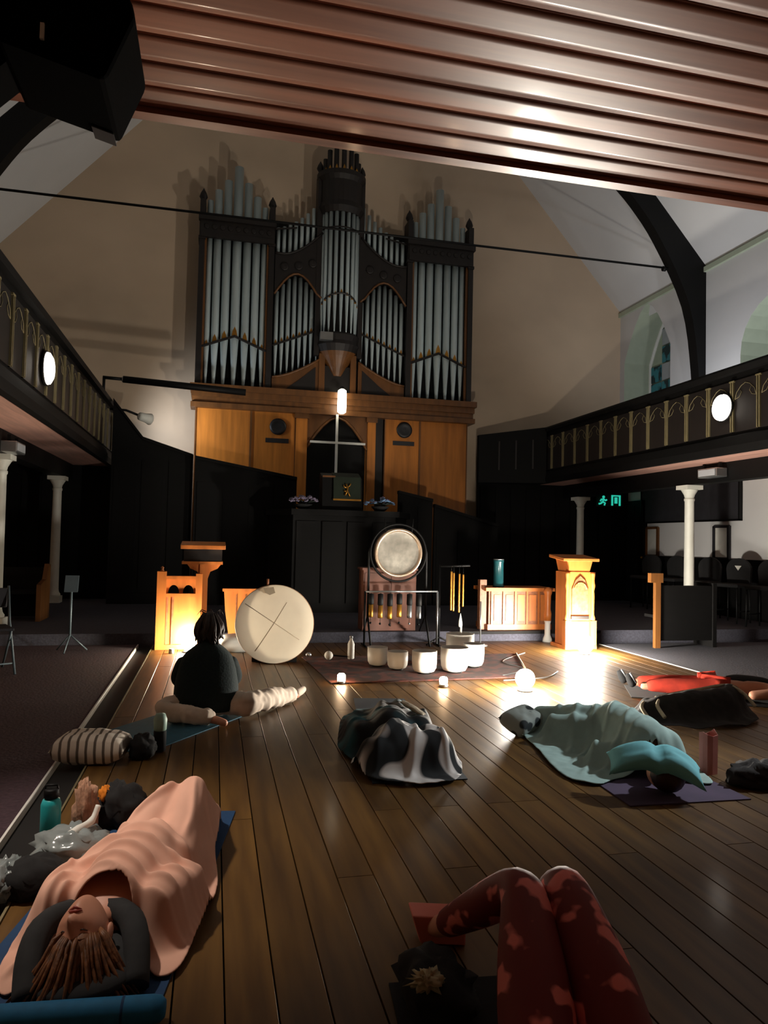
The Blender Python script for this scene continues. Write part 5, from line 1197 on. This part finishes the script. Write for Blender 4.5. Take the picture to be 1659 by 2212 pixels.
tag(pillow('spotted_cushion', M['dots'], (.30, .24, .17), None, (2.27, 5.02, .09), (R(20), R(-8), R(28)), .4, .01, 6), 'grey spotted cushion at the lamp end of the grey blanket', 'cushion')
t = thing('card_cup', 'tall pinkish card sleeve standing on the floor right of the grey blanket', 'carton', (3.03, 3.95, .0), R(12))
vs = []; hts = (.25, .235, .24, .27, .245, .235, .25, .26)
for k, (a, b) in enumerate(((-1, -1), (0, -1.05), (1, -1), (1.05, 0), (1, 1), (0, 1.05), (-1, 1), (-1.05, 0))):
    vs += [(a*.044, b*.03, 0), (a*.046, b*.032, hts[k])]
fs = [(2*k, 2*((k+1) % 8), 2*((k+1) % 8)+1, 2*k+1) for k in range(8)]+[tuple(2*k for k in range(8))]
o = MB().add(vs, fs).build('sleeve', M['redbrick'], t); sm_ = o.modifiers.new('card', 'SOLIDIFY'); sm_.thickness = .003
MB().bb(-.03, .03, -.02, .02, .003, .20).build('inner_box', M['redbox'], t)
tag(lump('dark_scarf', M['dbrown'], (3.20, 3.72, .05), (.20, .13, .08), amp=.4, sc=8, seed=21), 'dark brown scarf heap on the floor beside the pinkish card sleeve', 'scarf')
o = MB().tube(seg_pts([(3.10, 3.70, .085), (3.18, 3.76, .105), (3.28, 3.74, .10), (3.36, 3.66, .05), (3.44, 3.64, .018)], 4), .014, 6).build('twisted_rope', M['fringe'], None); tag(o, 'cream twisted cord lying over the dark brown scarf heap', 'cord')

# --- person in orange-red trousers (far right)
mat_slab('dark yoga mat under the person in orange-red trousers', [(3.80, 6.02), (5.28, 5.22), (5.28, 5.85), (4.05, 6.55)], M['dark'])
t = person('person lying in orange-red trousers and black shoes by the grey carpet', (4.5, 5.9, 0))
body(t, [(4.62, 5.90, .10, .11), (4.80, 5.80, .11, .11), (4.98, 5.70, .11, .10), (5.10, 5.63, .10, .045), (5.16, 5.60, .10, .045), (5.02, 5.84, .10, .055), (4.84, 5.98, .08, .04), (4.92, 5.54, .10, .055), (4.72, 5.62, .08, .04), (4.60, 5.98, .09, .08), (4.28, 6.18, .09, .055), (3.99, 6.34, .08, .036), (4.54, 5.82, .09, .08), (4.22, 6.02, .09, .055), (3.97, 6.16, .08, .036)],
     [(0, 1), (1, 2), (2, 3), (3, 4), (2, 5), (5, 6), (2, 7), (7, 8), (0, 9), (9, 10), (10, 11), (0, 12), (12, 13), (13, 14)], ((5.24, 5.56, .11), rotm(0, 0, R(55)) @ fm, .108))
MB().ell((5.265, 5.545, .10), (.09, .09, .085), 18).build('hair', M['haird'], t)
skinpart('trousers', [(4.62, 5.90, .10, .125), (4.60, 5.98, .10, .10), (4.28, 6.18, .10, .078), (4.03, 6.32, .085, .058), (4.54, 5.82, .10, .10), (4.22, 6.02, .10, .078), (4.01, 6.14, .085, .058)], [(0, 1), (1, 2), (2, 3), (0, 4), (4, 5), (5, 6)], M['orange'], t)
skinpart('black_top', [(4.64, 5.89, .11, .125), (4.80, 5.80, .12, .125), (4.98, 5.70, .12, .11), (5.06, 5.66, .11, .07)], [(0, 1), (1, 2), (2, 3)], M['dark'], t)
for (a, b) in ((3.95, 6.36), (3.93, 6.18)):
    o = skinpart('shoe', [(a, b, .06, .045), (a-.03, b+.02, .12, .042), (a-.055, b+.03, .19, .032)], [(0, 1), (1, 2)], M['dark'], t)
    MB().tube([(a-.005, b-.04, .11), (a-.035, b-.03, .16), (a-.06, b-.015, .20)], .010, 6).build('pale_sole_edge', M['silver'], o)
o = drape('brown_blanket', [(3.30, 5.15), (3.40, 4.96), (3.75, 4.88), (4.15, 4.92), (4.38, 5.10), (4.42, 5.35), (4.20, 5.52), (3.80, 5.55), (3.45, 5.42)], [((3.55, 5.2, .05, .12), (4.1, 5.22, .09, .13)), ((4.1, 5.22, .10, .12), (4.28, 5.3, .13, .10)), ((3.45, 5.2, .06, .08), (3.5, 5.3, .06, .08))], M['dbrown'], base=.014, res=.018, iters=120, sag=.002, amp=.016, nscale=7, seed=12)
tag(o, 'dark brown blanket heap with cream fringed edge by the orange-red trousers', 'blanket')
fr = MB()
for pts in ([(3.36, 5.08, .05), (3.36, 5.18, .115), (3.42, 5.24, .14)], [(3.46, 5.02, .07), (3.46, 5.12, .14), (3.54, 5.20, .175)], [(3.54, 5.26, .17), (3.75, 5.30, .19), (4.0, 5.32, .215), (4.2, 5.34, .235), (4.32, 5.34, .235)], [(4.26, 5.26, .245), (4.32, 5.18, .19), (4.35, 5.10, .11)]):
    fr.tube(seg_pts(pts, 5), .015, 6)
fr.build('fringe', M['fringe'], o)

# --- person in red patterned leggings (bottom right)
t = person('person lying with knees raised in red patterned leggings, bottom right', (.9, 1.6, 0))
J = [(.87, 1.50, .12, .12), (.80, 1.22, .12, .115), (.74, .98, .12, .11), (.70, .82, .11, .05), (.69, .76, .11, .05),
     (.56, 1.02, .11, .055), (.50, 1.34, .09, .042), (.70, 1.50, .225, .032), (.93, .98, .11, .055), (1.06, 1.32, .09, .042), (.96, 1.54, .215, .032),
     (.79, 1.52, .12, .085), (.915, 2.0, .405, .060), (.80, 2.42, .075, .038), (.76, 2.52, .035, .026), (.97, 1.49, .12, .085), (1.03, 1.98, .41, .060), (1.14, 2.40, .075, .038), (1.16, 2.51, .035, .026)]
E_ = [(0, 1), (1, 2), (2, 3), (3, 4), (2, 5), (5, 6), (6, 7), (2, 8), (8, 9), (9, 10), (0, 11), (11, 12), (12, 13), (13, 14), (0, 15), (15, 16), (16, 17), (17, 18)]
body(t, J, E_, ((.68, .66, .12), rotm(R(6), 0, 0) @ fm, .112), extra=hand((.70, 1.50, .225), (.75, .55, .10), (0, 0, 1), 1, .95)+hand((.96, 1.54, .215), (-.75, .5, .10), (0, 0, 1), -1, .95))
MB().ell((.68, .635, .11), (.092, .10, .088), 20).build('hair', M['haird'], t)
skinpart('leggings', [(.87, 1.50, .12, .135), (.765, 1.54, .13, .112), (.842, 1.78, .28, .100), (.915, 2.0, .405, .070), (.862, 2.18, .26, .066), (.80, 2.40, .09, .046), (.98, 1.50, .13, .105), (1.01, 1.74, .28, .098), (1.03, 1.98, .41, .072), (1.085, 2.16, .24, .066), (1.14, 2.38, .09, .046)],
         [(0, 1), (1, 2), (2, 3), (3, 4), (4, 5), (0, 6), (6, 7), (7, 8), (8, 9), (9, 10)], M['redprint'], t)
skinpart('dark_top', [(.87, 1.47, .13, .14), (.80, 1.22, .13, .13), (.74, .98, .13, .12), (.71, .86, .12, .07), (.57, 1.02, .115, .068), (.51, 1.34, .095, .056), (.60, 1.44, .16, .05), (.92, .98, .115, .068), (1.05, 1.32, .095, .056), (1.01, 1.45, .16, .05)], [(0, 1), (1, 2), (2, 3), (2, 4), (4, 5), (5, 6), (2, 7), (7, 8), (8, 9)], M['dark'], t)
mat_slab('dark yoga mat under the person in red leggings', [(.40, .40), (1.10, .34), (1.28, 2.20), (.58, 2.26)], M['dark'])
tag(lump('dark_cloth_pile', M['dark'], (.70, 2.14, .05), (.11, .17, .085), amp=.3, seed=31), 'dark cloth pile on the floor left of the red leggings', 'bundle')
t = thing('yoga_block', 'salmon pink foam block leaning beside the red leggings', 'block', (.815, 2.48, .0), R(-6))
MB().prism([(-.075, .015), (.085, .0), (.085, .095), (-.105, .11)], 1, -.05, .05).build('foam', M['salmon'], t, bev=.006)
tag(lump('crumpled_tissue', M['tissue'], (.64, 2.05, .13), (.045, .035, .022), amp=.8, sc=14, seed=41, flat=False), 'crumpled pale tissue on the dark cloth pile at the bottom', 'tissue')
